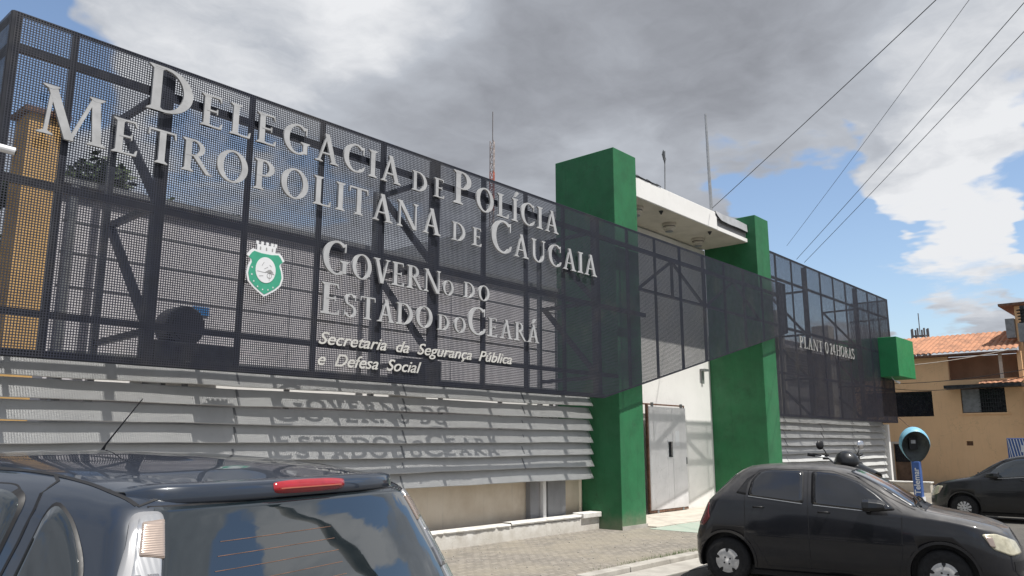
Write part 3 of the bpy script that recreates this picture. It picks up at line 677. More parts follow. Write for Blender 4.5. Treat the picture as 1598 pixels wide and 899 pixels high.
font_line(Tn, 'e  Defesa  Social', 6.20, 8.03, 2.705, .235, LY+.018, 'letter_s', .35, .010, .0015)
Tp = thing('sign_lettering', 'small pale serif lettering reading Plant o 24 Horas on the right wing screen', 'lettering', (23.3, 9.14, 4.4))
for w, xa, xb in (('PLANT', 23.25, 25.05), ('O', 25.28, 25.58), ('24', 25.72, 26.15), ('HORAS', 26.25, 27.95)):
    word(Tp, w, xa, xb, 4.45, .345, .345, y=9.17, depth=.02, m='letter_dim')

# ------------------------------------------------------------------ crest
def build_crest():
    T = thing('coat_of_arms', 'green and white shield crest topped by a small white tower, on the screen', 'crest', (5.33, LY, 3.49))
    def sh(s, cx=5.33, cz=3.49):
        L = [(0, 0), (.06, .035), (.16, .10), (.235, .17), (.262, .27), (.245, .36), (.215, .43), (.225, .47), (.268, .495), (.225, .56), (.19, .59), (.08, .575)]
        pts = L+[(-x, z) for x, z in L[::-1][:-1]]
        return [(cx+x*s, cz+.30+(z-.30)*s) for x, z in pts]
    m_ = MB(); m_.prism_xz(sh(1.0), LY-.018, LY); m_.build('shield_border', M['sign_white'], T)
    MB().prism_xz(sh(.90), LY-.022, LY-.0185).build('shield_field', M['sign_green'], T)
    el = lambda a, b, cx=5.33, cz=3.83, n=32: [(cx+a*math.cos(k*2*math.pi/n), cz+b*math.sin(k*2*math.pi/n)) for k in range(n)]
    MB().prism_xz(el(.142, .165), LY-.026, LY-.0225).build('oval_medallion', M['sign_white'], T)
    m_ = MB()
    m_.prism_xz([(5.34, 3.82), (5.44, 3.80), (5.46, 3.785), (5.35, 3.80), (5.32, 3.80)], LY-.028, LY-.0265)
    m_.prism_xz([(5.36, 3.835), (5.40, 3.845), (5.44, 3.81), (5.35, 3.815)], LY-.0285, LY-.0265)
    for k in range(16):
        a = k*math.pi/8; b = a+math.pi/8; c = (5.385, 3.765)
        m_.prism_xz([(c[0]+.036*math.cos(a), c[1]+.036*math.sin(a)), (c[0]+.036*math.cos(b), c[1]+.036*math.sin(b)), (c[0]+.029*math.cos(b), c[1]+.029*math.sin(b)), (c[0]+.029*math.cos(a), c[1]+.029*math.sin(a))], LY-.028, LY-.0265)
    for pts in ([(5.383, 3.70), (5.388, 3.70), (5.388, 3.79), (5.383, 3.79)], [(5.21, 3.80), (5.33, 3.795), (5.33, 3.80), (5.21, 3.806)], [(5.24, 3.74), (5.30, 3.75), (5.30, 3.756), (5.24, 3.746)],
                [(5.27, 3.88), (5.30, 3.93), (5.305, 3.928), (5.275, 3.878)], [(5.31, 3.84), (5.36, 3.87), (5.36, 3.876), (5.31, 3.846)], [(5.38, 3.90), (5.41, 3.88), (5.41, 3.886), (5.38, 3.906)]):
        m_.prism_xz(pts, LY-.028, LY-.0265)
    m_.build('medallion_drawing', M['sign_grey'], T)
    for k in range(7):
        a = R(170+k*23); c = (5.33+.192*math.cos(a), 3.80+.225*math.sin(a))
        pts = []
        for q in range(10):
            r = .014 if q % 2 == 0 else .006; t = math.pi/2+q*math.pi/5; pts.append((c[0]+r*math.cos(t), c[1]+r*math.sin(t)))
        s_ = MB()
        for q in range(10): s_.prism_xz([c, pts[q], pts[(q+1) % 10]], LY-.0245, LY-.0225)
        s_.build('star', M['sign_white'], T)
    cz = 4.065
    m_ = MB(); m_.prism_xz([(5.20, cz), (5.46, cz), (5.465, cz+.085), (5.195, cz+.085)], LY-.017, LY-.001)
    for x in (5.185, 5.255, 5.325, 5.395, 5.445): m_.prism_xz([(x, cz+.08), (x+.03, cz+.08), (x+.036, cz+.125), (x-.006, cz+.125)], LY-.0165, LY-.001)
    m_.build('tower_crown', M['sign_white'], T)
    m_ = MB()
    for x in (5.235, 5.32, 5.405): m_.prism_xz([(x, cz+.015), (x+.018, cz+.015), (x+.018, cz+.05), (x+.009, cz+.062), (x, cz+.05)], LY-.0185, LY-.0172)
    m_.build('crown_opening', M['sign_grey'], T)
build_crest()

# ------------------------------------------------------------------ things behind and on the screen
ac = thing('air_conditioner', 'dark condenser unit with a round fan hood behind the lettered screen', 'air conditioner', (5.05, 10.2, 2.4))
MB().box((4.55, 10.05, 2.5), (5.75, 10.5, 2.98)).build('casing', M['flash'], ac, bevel=.02)
MB().lathe([(.25, 0), (.27, .03), (.27, .35), (.23, .38)], (4.97, 10.08, 3.2), 28, 'y').build('fan_hood', M['flash'], ac)
MB().lathe([(.2, 0), (.2, .02)], (4.97, 10.05, 3.2), 28, 'y').build('fan_guard', M['frame'], ac)
MB().box((4.7, 10.1, 2.3), (4.76, 10.68, 2.5)).build('bracket', M['grey'], ac)
tag(MB().box((5.34, WY-.016, 3.465), (5.58, WY-.009, 3.58)).build('blue_plate', M['sticker'], loc=(5.45, WY, 3.5)), 'small blue plate on the pale wall right of the fan hood', 'plate')
def ac_small(x, z, label):
    t = thing('air_conditioner', label, 'air conditioner', (x, 10.4, z), group='condensers behind the screen')
    MB().box((x, 10.25, z), (x+.85, 10.6, z+.55)).build('casing', M['flash'], t, bevel=.02)
    MB().lathe([(.2, 0), (.2, .02)], (x+.3, 10.23, z+.28), 20, 'y').build('fan_guard', M['frame'], t)
ac_small(8.9, 2.55, 'dark condenser unit behind the lower right part of the lettered screen')
for (x, y0_, y1_, lab) in ((3.5, 10.5, 10.62, 'grey vertical rainwater pipe at the left end of the pale wall'),):
    tag(MB().tube([(x+.12, 10.6, 0), (x+.12, 10.6, 4.9)], .05, 10).build('rain_pipe', M['grey'], loc=(x, 10.6, 0)), lab, 'pipe')
# cctv camera at left edge on an arm
def cctv(loc, d, label, arm):
    t = thing('security_camera', label, 'camera', loc)
    p = Vector(loc); q = p+Vector(d)*.22
    MB().tube([p, q], .038, 14).build('camera_body', M['sign_white'], t)
    MB().tube([q, q+Vector(d)*.012], .030, 14).build('lens', M['black'], t)
    MB().tube([p+Vector(d)*.06, p+Vector(arm)*.5+Vector((0, 0, -.04)), p+Vector(arm)], .013, 8).build('mounting_arm', M['sign_white'], t)
cctv((2.14, 8.62, 4.52), Vector((1, -.15, -.08)).normalized(), 'white bullet security camera at the left end of the screen', (-.12, .27, 0))
cctv((30.95, 8.75, 3.86), Vector((.95, -.2, -.18)).normalized(), 'small security camera under the green beam box', (.02, .15, .17))
# mast and antennas on the canopy
t = thing('roof_antenna', 'thin television antenna mast with small crossed elements on the canopy roof', 'antenna', (16.38, 9.6, cz1))
MB().tube([(16.38, 9.5, cz1-.15), (16.45, 9.5, 8.72)], .018, 6).build('mast', M['grey'], t)
m_ = MB(); m_.bar((16.28, 9.45, 8.45), (16.50, 9.55, 8.68), .02)
for k in range(4):
    c = Vector((16.30+.055*k, 9.46+.02*k, 8.47+.055*k)); m_.bar(c+Vector((-.06, 0, .11)), c+Vector((.06, 0, -.11)), .012)
m_.build('antenna_elements', M['flash'], t)
tag(MB().tube([(18.80, 9.52, cz1-.1), (18.75, 9.52, 9.1), (18.72, 9.52, 10.42)], [.045, .04, .03], 10).build('flag_pole', M['lightgrey'], loc=(18.8, 9.52, 7.6)), 'tall bare grey metal pole standing on the canopy corner', 'pole')

# ------------------------------------------------------------------ communications towers
def lattice_tower(label, cx, cyy, z0, z1, w, mats, step, group='communication masts', platform=False, leg=.06, br=.035):
    T = thing('communication_tower', label, 'tower', (cx, cyy, z0))
    nseg = int((z1-z0)/step); half = w/2
    cs = [(half, 0), (-half*.5, half*.87), (-half*.5, -half*.87)]
    bands = {}
    for i in range(nseg):
        z = z0+i*step; mname = mats[(i//5) % len(mats)]
        m_ = bands.setdefault((i//5, mname), MB())
        for k in range(3):
            a, b = cs[k], cs[(k+1) % 3]
            m_.bar((cx+a[0], cyy+a[1], z), (cx+a[0], cyy+a[1], z+step), leg)
            m_.bar((cx+a[0], cyy+a[1], z), (cx+b[0], cyy+b[1], z), br)
            m_.bar((cx+a[0], cyy+a[1], z), (cx+b[0], cyy+b[1], z+step), br)
    for (i, mn), m_ in bands.items(): m_.build('mast_section', M[mn], T)
    m_ = MB(); m_.bar((cx, cyy, z1-.5), (cx, cyy, z1+3), leg); m_.build('lightning_rod', M['tower_grey'], T)
    if platform:
        for zz_ in (z1-4.2, z1-.8):
            m_ = MB(); m_.lathe([(w*.9, 0), (w*.9, .12)], (cx, cyy, zz_), 14); m_.build('platform', M['tower_grey'], T)
            for k in range(8):
                a = k*math.pi/4; x, y = cx+w*.95*math.cos(a), cyy+w*.95*math.sin(a)
                MB().box((x-.12, y-.12, zz_-.6), (x+.12, y+.12, zz_+1.2)).build('aerial_panel', M['tower_grey'], T)
lattice_tower('slim red and white lattice mast rising behind the lettered screen', 62.6, 58.1, 0, 35.6, .6, ['tower_red', 'tower_white'], .9, leg=.075, br=.045)
lattice_tower('grey lattice tower with two aerial platforms above the tiled roof', 140.7, 35.5, 0, 19.4, 1.3, ['tower_grey'], 1.3, platform=True, leg=.12, br=.07)

# ------------------------------------------------------------------ trees
def tree(label, x, y, h, crown, r, n, seed, leaf='leaf'):
    rnd = random.Random(seed); T = thing('tree', label, 'tree', (x, y, 0), group='trees behind the station')
    m_ = MB(); top = Vector((x+rnd.uniform(-.3, .3), y, h*.62)); m_.tube([(x, y, 0), (x+.1, y, h*.3), top], [.22, .16, .10], 8)
    tips = []
    for k in range(9):
        a = rnd.uniform(0, 6.28); st_ = Vector((x, y, h*rnd.uniform(.35, .6))); e_ = Vector((x+math.cos(a)*r*rnd.uniform(.4, .85), y+math.sin(a)*r*rnd.uniform(.4, .85), h-crown*rnd.uniform(.1, .8)))
        mid = (st_+e_)/2+Vector((0, 0, .25)); m_.tube([st_, mid, e_], [.07, .045, .02], 6); tips.append(e_)
    m_.build('trunk', M['bark'], T, smooth=True)
    cl = []
    for k in range(46):
        c = rnd.choice(tips)+Vector((rnd.gauss(0, .35*r), rnd.gauss(0, .35*r), rnd.gauss(0, .22*crown)))
        cl.append((c, rnd.uniform(.25, .6)))
    m_ = MB()
    for i in range(n):
        c, s = rnd.choice(cl); d = Vector((rnd.gauss(0, 1), rnd.gauss(0, 1), rnd.gauss(0, .75)))
        p = c+d.normalized()*s*rnd.random()**.4
        u = Vector((rnd.gauss(0, 1), rnd.gauss(0, 1), rnd.gauss(0, .5))).normalized(); v = u.cross(Vector((rnd.gauss(0, 1), rnd.gauss(0, 1), rnd.gauss(0, 1)))).normalized()
        L = rnd.uniform(.09, .16); Wd = L*.42
        m_.add([p-u*L, p-v*Wd, p+u*L, p+v*Wd], [(0, 1, 2, 3)])
    m_.build('crown', M[leaf], T, normals=False)
tree('bushy green tree left of the orange wall behind the screen', 2.5, 16.6, 7.9, 4.0, 1.3, 14000, 11)
tree('dark green tree between the orange wall and the pale wall', 5.1, 15.6, 6.4, 3.4, 1.0, 11000, 21, 'leaf_dark')
tree('leafy treetop showing above the pale wall parapet', 10.3, 20.5, 7.9, 2.6, 1.3, 10000, 31)
nbw = thing('neighbouring_house', 'narrow bright orange rendered house wall seen behind the left end of the screen', 'house', (4.25, 14.2, 0))
MB().box((3.98, 14.0, 0), (4.52, 14.6, 7.0)).build('wall', M['orange_bright'], nbw)
MB().box((3.9, 13.94, 7.0), (4.6, 14.66, 7.09)).build('roof_edge', M['rust'], nbw)
dk = thing('dark_garden_wall', 'dark grey mossy boundary wall low behind the left end of the screen', 'wall', (1, 15.4, 0))
MB().box((-4, 15.3, 0), (3.9, 15.5, 3.4)).build('wall_face', M['flash'], dk)
MB().box((4.54, 15.3, 0), (6.2, 15.5, 4.1)).build('wall_face', M['leaf_dark'], dk)

# ------------------------------------------------------------------ orange house across the side street
HX = 38.0
H = thing('orange_house', 'two storey ochre house with clay tiled roof across the side street', 'house', (HX, 8.5, 0))
def wall_with_holes(m_, x0, x1, ys, zs, holes):
    ysl = sorted(set([ys[0], ys[1]]+[h[0] for h in holes]+[h[1] for h in holes])); zsl = sorted(set([zs[0], zs[1]]+[h[2] for h in holes]+[h[3] for h in holes]))
    for i in range(len(ysl)-1):
        for j in range(len(zsl)-1):
            cy_, cz_ = (ysl[i]+ysl[i+1])/2, (zsl[j]+zsl[j+1])/2
            if not any(h[0] < cy_ < h[1] and h[2] < cz_ < h[3] for h in holes): m_.box((x0, ysl[i], zsl[j]), (x1, ysl[i+1], zsl[j+1]))
W1 = (9.35, 12.2, 2.79, 3.87); W2 = (6.62, 8.25, 2.90, 3.90); D1 = (10.45, 11.1, SZ, 1.62)
SM = (7.97, 8.22, 1.56, 1.74); PO = (6.05, 8.62, 4.28, 5.35)
m_ = MB(); wall_with_holes(m_, HX, HX+.2, (5.9, 16), (SZ, 5.35), [W1, W2, D1, SM, PO]); m_.build('wall', M['orange_wall'], H)
MB().box((HX+1.6, 5.9, SZ), (HX+7, 16, 5.4)).build('inner_wall', M['pink_wall'], H)
MB().box((HX+.2, 5.9, 4.15), (HX+1.6, 8.7, 4.27)).build('balcony_floor', M['concrete'], H)
MB().box((HX+.02, 6.60, 4.28), (HX+.14, 6.72, 5.35)).build('balcony_post', M['cream_post'], H)
wn = MB().box((HX+.10, W1[0], W1[2]), (HX+.16, W1[1], W1[3])).build('window', M['dark_open'], H)
MB().box((HX+.06, W1[0], W1[3]-.06), (HX+.1, W1[1], W1[3])).build('frame', M['black'], wn)
wn = MB().box((HX+.12, W2[0], W2[2]), (HX+.17, W2[1], W2[3])).build('window', M['dark_open'], H)
MB().box((HX+.05, 7.55, W2[2]+.02), (HX+.08, 8.22, W2[3]-.02)).build('shutter', M['grey'], wn)
m_ = MB()
for k in range(9): m_.box((HX-.03, 6.80+k*.09, 2.92), (HX-.015, 6.815+k*.09, 3.85))
for k in range(6): m_.box((HX-.033, 6.75, 2.98+k*.16), (HX-.018, 7.6, 2.995+k*.16))
m_.build('window_grille', M['flash'], wn)
MB().box((HX-.05, W2[0]-.12, W2[2]-.07), (HX+.02, W2[1]+.1, W2[2]-.003)).build('sill', M['orange_wall'], wn)
MB().box((HX+.1, SM[0], SM[2]), (HX+.16, SM[1], SM[3])).build('vent_opening', M['wood'], H)
dr = MB().box((HX+.1, D1[0], SZ), (HX+.16, D1[1], .85)).build('door', M['wood'], H)
MB().box((HX+.09, D1[0], .85), (HX+.15, D1[1], D1[3])).build('door_opening', M['dark_open'], dr)
m_ = MB(); m_.box((HX-.02, D1[0]-.1, SZ), (HX+.05, D1[0]-.002, D1[3]+.1)); m_.box((HX-.02, D1[1]+.002, SZ), (HX+.05, D1[1]+.1, D1[3]+.1)); m_.box((HX-.022, D1[0]-.1, D1[3]+.002), (HX+.05, D1[1]+.1, D1[3]+.1)); m_.build('door_frame', M['cream_post'], dr)
def tile_roof(name, x0, z0, x1, z1, ya, yb, parent, pitch=.21, amp=.05, mat_='tile', ya_z=0.0, rows=None):
    P = []; L = math.hypot(x1-x0, z1-z0); rows = rows or int(L/.3)
    ny = int((yb-ya)/.035)
    for i in range(rows*3+1):
        t = i/(rows*3); stepz = .035*((i % 3)/3.0) if i % 3 else 0
        row = []
        for j in range(ny+1):
            y = ya+(yb-ya)*j/ny; w_ = amp*abs(math.sin(math.pi*(y-ya)/pitch)); rj = random.uniform(-.004, .004)
            row.append((x0+(x1-x0)*t, y, z0+(z1-z0)*t+w_-(.05 if i % 3 == 0 and i else 0)*0+stepz+rj+(y-ya)*ya_z))
        P.append(row)
    return MB().grid(P).build(name, M[mat_], parent, solid=.02)
tile_roof('roof', HX-.45, 5.42, HX+3.2, 6.55, 5.95, 16, H)
MB().box((HX-.40, 5.95, 5.30), (HX+.3, 16, 5.37)).build('eave_board', M['rust'], H)
aw = tile_roof('awning_roof', HX-.70, 4.05, HX+.0, 4.19, 5.9, 7.4, H, amp=.03)
MB().box((HX-.72, 5.9, 3.90), (HX-.0, 8.7, 4.035)).build('awning_board', M['flash'], aw)
# taller salmon house to its right
H2 = thing('salmon_house', 'taller salmon house with flat roof at the right edge behind the tiled roof', 'house', (HX+1, 4.9, 0))
MB().box((HX-.2, 3.2, SZ), (HX+5, 5.88, 3.7)).build('wall', M['pink_wall'], H2)
MB().box((HX+.6, 3.2, 3.7), (HX+5, 6.05, 7.28)).build('upper_wall', M['orange_wall'], H2)
MB().box((HX+.2, 3.0, 7.28), (HX+5.3, 6.55, 7.38)).build('flat_roof', M['rust'], H2)
MB().box((HX+.35, 6.06, 5.95), (HX+.75, 6.38, 6.75)).build('air_unit', M['grey'], H2)
m_ = MB()
for k in range(6): m_.bar((HX+.5, 5.6-.12*k, 5.3+.3*k), (HX+.5, 5.5-.1*k, 6.2+.2*k), .03)
m_.build('pipework', M['flash'], H2)
# power pole near the salmon house
up = thing('distribution_pole', 'dark pole with boxes and coiled wires at the right edge of the picture', 'pole', (30.5, 4.62, 0))
MB().tube([(30.5, 4.52, SZ), (30.5, 4.52, 6.1)], [.14, .10], 10).build('shaft', M['flash'], up)
MB().box((30.2, 4.3, 4.9), (30.5, 4.68, 5.5)).build('equipment_box', M['grey'], up)
m_ = MB()
for k in range(5): m_.lathe([(.13+.01*k, 0), (.14+.01*k, .02)], (30.5, 4.55, 5.55+.1*k), 12)
m_.build('cable_coil', M['cable'], up)
# low cream block
lb = thing('boundary_wall', 'low cream boundary block at the foot of the ochre house behind the phone booth', 'wall', (30, 8.6, 0))
MB().box((30.5, 7.83, -.06), (30.8, 9.5, .31)).build('wall_face', M['cream'], lb, bevel=.02)
MB().box((30.46, 7.80, .312), (30.84, 9.53, .36)).build('coping', M['kerb_white'], lb, bevel=.01)

# ------------------------------------------------------------------ public phone booth
PB = thing('phone_booth', 'light blue egg shaped public telephone hood on a dark blue post', 'phone booth', (23.16, 6.24, 0))
bc = Vector((23.16, 6.24, 1.64)); fd = Vector((-.88, -.47, 0)).normalized(); sd_ = Vector((-fd.y, fd.x, 0))
def egg(sc, nth=26, nph=36, cut=.30, thick=0):
    P = []
    for i in range(nth+1):
        ph = math.pi*i/nth; z = math.cos(ph); r = math.sin(ph)
        w_ = 1.0-.28*max(0, -z)
        row = []
        for j in range(nph+1):
            a = 2*math.pi*j/nph; s_, f_ = math.cos(a)*r*w_*.375*sc, math.sin(a)*r*w_*.34*sc
            row.append((s_, f_, z*.46*sc-(.02 if z < 0 else 0)))
        P.append(row)
    return P
def booth_shell(sc, name, m, off):
    P = egg(sc); me = bpy.data.meshes.new(name); m_ = MB().grid(P)
    bm = bmesh.new(); vs = [bm.verts.new(v) for v in m_.v]
    for f in m_.f:
        try: bm.faces.new([vs[i] for i in f])
        except ValueError: pass
    bmesh.ops.remove_doubles(bm, verts=bm.verts, dist=.0005)
    pn = Vector((0, 1, -.28)).normalized()
    bmesh.ops.bisect_plane(bm, geom=bm.verts[:]+bm.edges[:]+bm.faces[:], plane_co=pn*(.13-off), plane_no=pn, clear_outer=True)
    for v in bm.verts:
        p = v.co.copy(); v.co = bc+sd_*p.x+fd*p.y+Vector((0, 0, p.z))-PB.location
    bmesh.ops.recalc_face_normals(bm, faces=bm.faces)
    bm.to_mesh(me); bm.free(); me.materials.append(m)
    for p in me.polygons: p.use_smooth = True
    o = bpy.data.objects.new(name, me); COL.objects.link(o); o.parent = PB
    return o
booth_shell(1.0, 'hood', M['booth_blue'], 0)
booth_shell(.965, 'hood_lining', M['booth_dark'], .004)
ph_c = bc-fd*.10+Vector((0, 0, .02))
m_ = MB(); m_.bar(ph_c-fd*.15, ph_c-fd*.02, .20, .30); m_.build('telephone', M['black'], PB)
m_ = MB(); m_.bar(ph_c-fd*.019+Vector((0, 0, .05)), ph_c-fd*.01+Vector((0, 0, .05)), .11, .09); m_.build('keypad', M['lightgrey'], PB)
MB().box((23.06, 6.14, -.06), (23.26, 6.34, 1.20)).build('post', M['post_blue'], PB, bevel=.02)
MB().box((23.04, 6.12, -.06), (23.28, 6.36, .30)).build('post_foot', M['sign_white'], PB)
# vertical white lettering on the post, too worn to make out beyond its strokes
fc = bpy.data.curves.new('t', 'FONT'); fc.body = 'Telemar'; fc.size = .20; fc.extrude = .001; fc.offset = .004
fo = bpy.data.objects.new('t', fc); COL.objects.link(fo); bpy.context.view_layer.update()
fm = bpy.data.meshes.new_from_object(fo.evaluated_get(bpy.context.evaluated_depsgraph_get())); bpy.data.objects.remove(fo)
m_ = MB(); pp = [v.co for v in fm.vertices]
m_.v = [(23.058-c.z, 6.17+c.y, .36+c.x) for c in pp]; m_.f = [tuple(p.vertices) for p in fm.polygons]
m_.build('post_lettering', M['sign_white'], PB)
MB().tube([bc+Vector((0, .08, .46)), bc+Vector((-.05, .22, .62)), bc+Vector((-.1, .32, .72))], .012, 6).build('cable_stub', M['rust'], PB)

# ------------------------------------------------------------------ cars
def mono(xs, ys):
    xs = np.array(xs, float); ys = np.array(ys, float); h = np.diff(xs); d = np.diff(ys)/h
    m = np.zeros(len(xs)); m[0], m[-1] = d[0], d[-1]
    for i in range(1, len(xs)-1):
        m[i] = 0 if d[i-1]*d[i] <= 0 else 2*d[i-1]*d[i]/(d[i-1]+d[i])
    def f(x):
        x = min(max(x, xs[0]), xs[-1]); i = min(int(np.searchsorted(xs, x, 'right'))-1, len(h)-1); i = max(i, 0)
        t = (x-xs[i])/h[i]
        return float((2*t**3-3*t*t+1)*ys[i]+(t**3-2*t*t+t)*h[i]*m[i]+(-2*t**3+3*t*t)*ys[i+1]+(t**3-t*t)*h[i]*m[i+1])
    return f
class Body:
    def __init__(s, T, belt, wmax, rear, front, zhood, roofw, zsill=.22, rc=.30, fc=.5, nexp=3.0, ny=90, shoulder=1.0):
        """T(y) top profile, belt(y), wmax(y) half widths, rear(z)/front(z) end profiles"""
        rows = []
        low = [(zsill, .93, True), (zsill+.04, .975, True), (.38, .99, True), (.55, 1.0, True), (.72, .995, True), ('b', .97, True)]
        up = [(.06, .985), (.18, 1.0), (.34, 1.0), (.50, 1.0), (.66, 1.0), (.80, 1.0), (.90, 1.0), (.96, 1.0), (.99, 1.0), (1.0, 1.0)]
        # widths over the belt as a fraction between belt width and roof width
        upf = [.06, .18, .34, .50, .66, .80, .90, .955, .985, 1.0]
        upw = [.03, .13, .30, .50, .72, .92, 1.06, 1.35, 1.9, 2.9]
        ymin, ymax = rear(.5), front(.5)
        def rowpt(kind, k, y):
            b = belt(y); Ty = max(T(y), b+.004)
            if kind == 'low':
                z, wf, _ = low[k]
                if z == 'b': z = b-.015
                z = min(z, b-.02*(len(low)-1-k)); return wmax(y)*wf, z
            f = upf[k]; z = b+(Ty-b)*f
            g = min(1, max(0, (Ty-zhood)/(1.25-zhood))); wb_ = wmax(y)*.97; wr = roofw(y)
            wg = wb_+(wr-wb_)*min(upw[k], 1.0) if upw[k] <= 1 else wr*(1-(upw[k]-1)*.46)
            hoodfrac = [.995, .98, .955, .92, .86, .78, .66, .5, .32, .16][k]
            wh = wb_*hoodfrac
            return wh+(wg-wh)*g, z
        kinds = [('low', k) for k in range(len(low))]+[('up', k) for k in range(len(upf))]
        grid = []
        for kind, k in kinds:
            # find ends at this row's height (iterate)
            yr = rear(.6); yf = front(.6)
            for _ in range(12):
                yr = rear(rowpt(kind, k, max(yr, ymin))[1]); 
                yf = front(rowpt(kind, k, min(yf, ymax))[1])
            loop = []
            NR = 16
            for i in range(NR):
                th = (math.pi/2)*i/NR; w_, z = rowpt(kind, k, yr+rc)
                z = rowpt(kind, k, yr+rc*(1-math.cos(th)**(2/nexp)))[1]
                loop.append((w_*math.sin(th)**(2/nexp), yr+rc*(1-math.cos(th)**(2/nexp)), z))
            for i in range(ny+1):
                y = yr+rc+(yf-fc-yr-rc)*i/ny; w_, z = rowpt(kind, k, y); loop.append((w_, y, z))
            for i in range(NR-1, -1, -1):
                th = (math.pi/2)*i/NR; y = yf-fc*(1-math.cos(th)**(2/nexp)); w_ = rowpt(kind, k, yf-fc)[0]; z = rowpt(kind, k, y)[1]
                loop.append((w_*math.sin(th)**(2/nexp), y, z))
            grid.append(loop)
        top = [(0, p[1], max(T(p[1]), belt(p[1])+.004)+.004) for p in grid[-1]]
        bot = [(0, p[1], p[2]) for p in grid[0]]
        grid = [bot]+grid+[top]
        V = []; Fc = []; n = len(grid[0]); m = len(grid)
        for sgn in (1, -1):
            base = len(V)
            for r_ in grid: V += [(p[0]*sgn, p[1], p[2]) for p in r_]
            for i in range(m-1):
                for j in range(n-1):
                    q = (base+i*n+j, base+i*n+j+1, base+(i+1)*n+j+1, base+(i+1)*n+j); Fc.append(q if sgn > 0 else q[::-1])
        bm = bmesh.new(); vs = [bm.verts.new(v) for v in V]
        for q in Fc:
            try: bm.faces.new([vs[i] for i in q])
            except ValueError: pass
        bmesh.ops.remove_doubles(bm, verts=bm.verts, dist=.0006)
        bmesh.ops.dissolve_degenerate(bm, edges=bm.edges, dist=.0004)
        bmesh.ops.recalc_face_normals(bm, faces=bm.faces)
        s.bm = bm; s.bvh = BVHTree.FromBMesh(bm)
    def proj(s, p, mode):
        p = Vector(p)
        if mode == 'R': o, d = Vector((3, p.y, p.z)), Vector((-1, 0, 0))
        elif mode == 'L': o, d = Vector((-3, p.y, p.z)), Vector((1, 0, 0))
        elif mode == 'B': o, d = Vector((p.x, -4, p.z)), Vector((0, 1, 0))
        elif mode == 'F': o, d = Vector((p.x, 8, p.z)), Vector((0, -1, 0))
        elif mode == 'T': o, d = Vector((p.x, p.y, 4)), Vector((0, 0, -1))
        elif mode == 'N':
            h = s.bvh.find_nearest(p); return h[0], h[1]
        else:
            ax = Vector(mode); d = Vector((ax.x-p.x, ax.y-p.y, 0)).normalized(); o = Vector((p.x, p.y, p.z))-d*3
        h = s.bvh.ray_cast(o, d)
        if h[0] is None:
            h = s.bvh.find_nearest(p)
        return h[0], h[1]
    def patch(s, outline, mode, off, m, parent, name, rings=8, smooth=True, thick=.006, dens=.03):
        """a panel that follows the body; outline is a list of 3D points, filled by rings round its centre"""
        pts = [Vector(p) for p in outline]; dense = []
        for i, p in enumerate(pts):
            q = pts[(i+1) % len(pts)]; n = max(1, int((q-p).length/dens))
            for k in range(n): dense.append(p.lerp(q, k/n))
        c = sum(dense, Vector())/len(dense); n = len(dense)
        MBx = MB(); cc, cn = s.proj(c, mode); MBx.v.append(tuple(cc+cn*off))
        for r_ in range(1, rings+1):
            for p in dense:
                a, nn = s.proj(c.lerp(p, r_/rings), mode); MBx.v.append(tuple(a+nn*off))
        for p in dense:
            a, nn = s.proj(p, mode); MBx.v.append(tuple(a+nn*(off-thick)))
        for k in range(n): MBx.f.append((0, 1+k, 1+(k+1) % n))
        for r_ in range(rings):
            for k in range(n):
                a = 1+r_*n+k; b = 1+r_*n+(k+1) % n; MBx.f.append((a, a+n, b+n, b))
        return MBx.build(name, m, parent, smooth=smooth, world=False)
    def ribbon(s, path, mode, w, off, m, parent, name, dens=.03):
        pts = [Vector(p) for p in path]; dense = []
        for i in range(len(pts)-1):
            n = max(1, int((pts[i+1]-pts[i]).length/dens))
            for k in range(n): dense.append(pts[i].lerp(pts[i+1], k/n))
        dense.append(pts[-1]); sp = [s.proj(p, mode) for p in dense]; P = []
        for i, (a, nn) in enumerate(sp):
            d = (sp[min(i+1, len(sp)-1)][0]-sp[max(i-1, 0)][0]); 
            if d.length < 1e-6: d = Vector((0, 0, 1))
            sd2 = d.normalized().cross(nn).normalized()*w/2
            P.append([tuple(a-sd2+nn*(off-.004)), tuple(a-sd2+nn*off), tuple(a+sd2+nn*off), tuple(a+sd2+nn*(off-.004))])
        return MB().grid(P).build(name, m, parent, smooth=False, world=False)
def rounded(pts, r, n=5):
    out = []
    N = len(pts)
    for i in range(N):
        p = Vector(pts[i]); a = Vector(pts[i-1])-p; b = Vector(pts[(i+1) % N])-p
        ra = min(r, a.length*.45); rb = min(r, b.length*.45); A = p+a.normalized()*ra; Bp = p+b.normalized()*rb
        for k in range(n+1):
            t = k/n; out.append(((1-t)**2)*A+2*t*(1-t)*p+t*t*Bp)
    return out
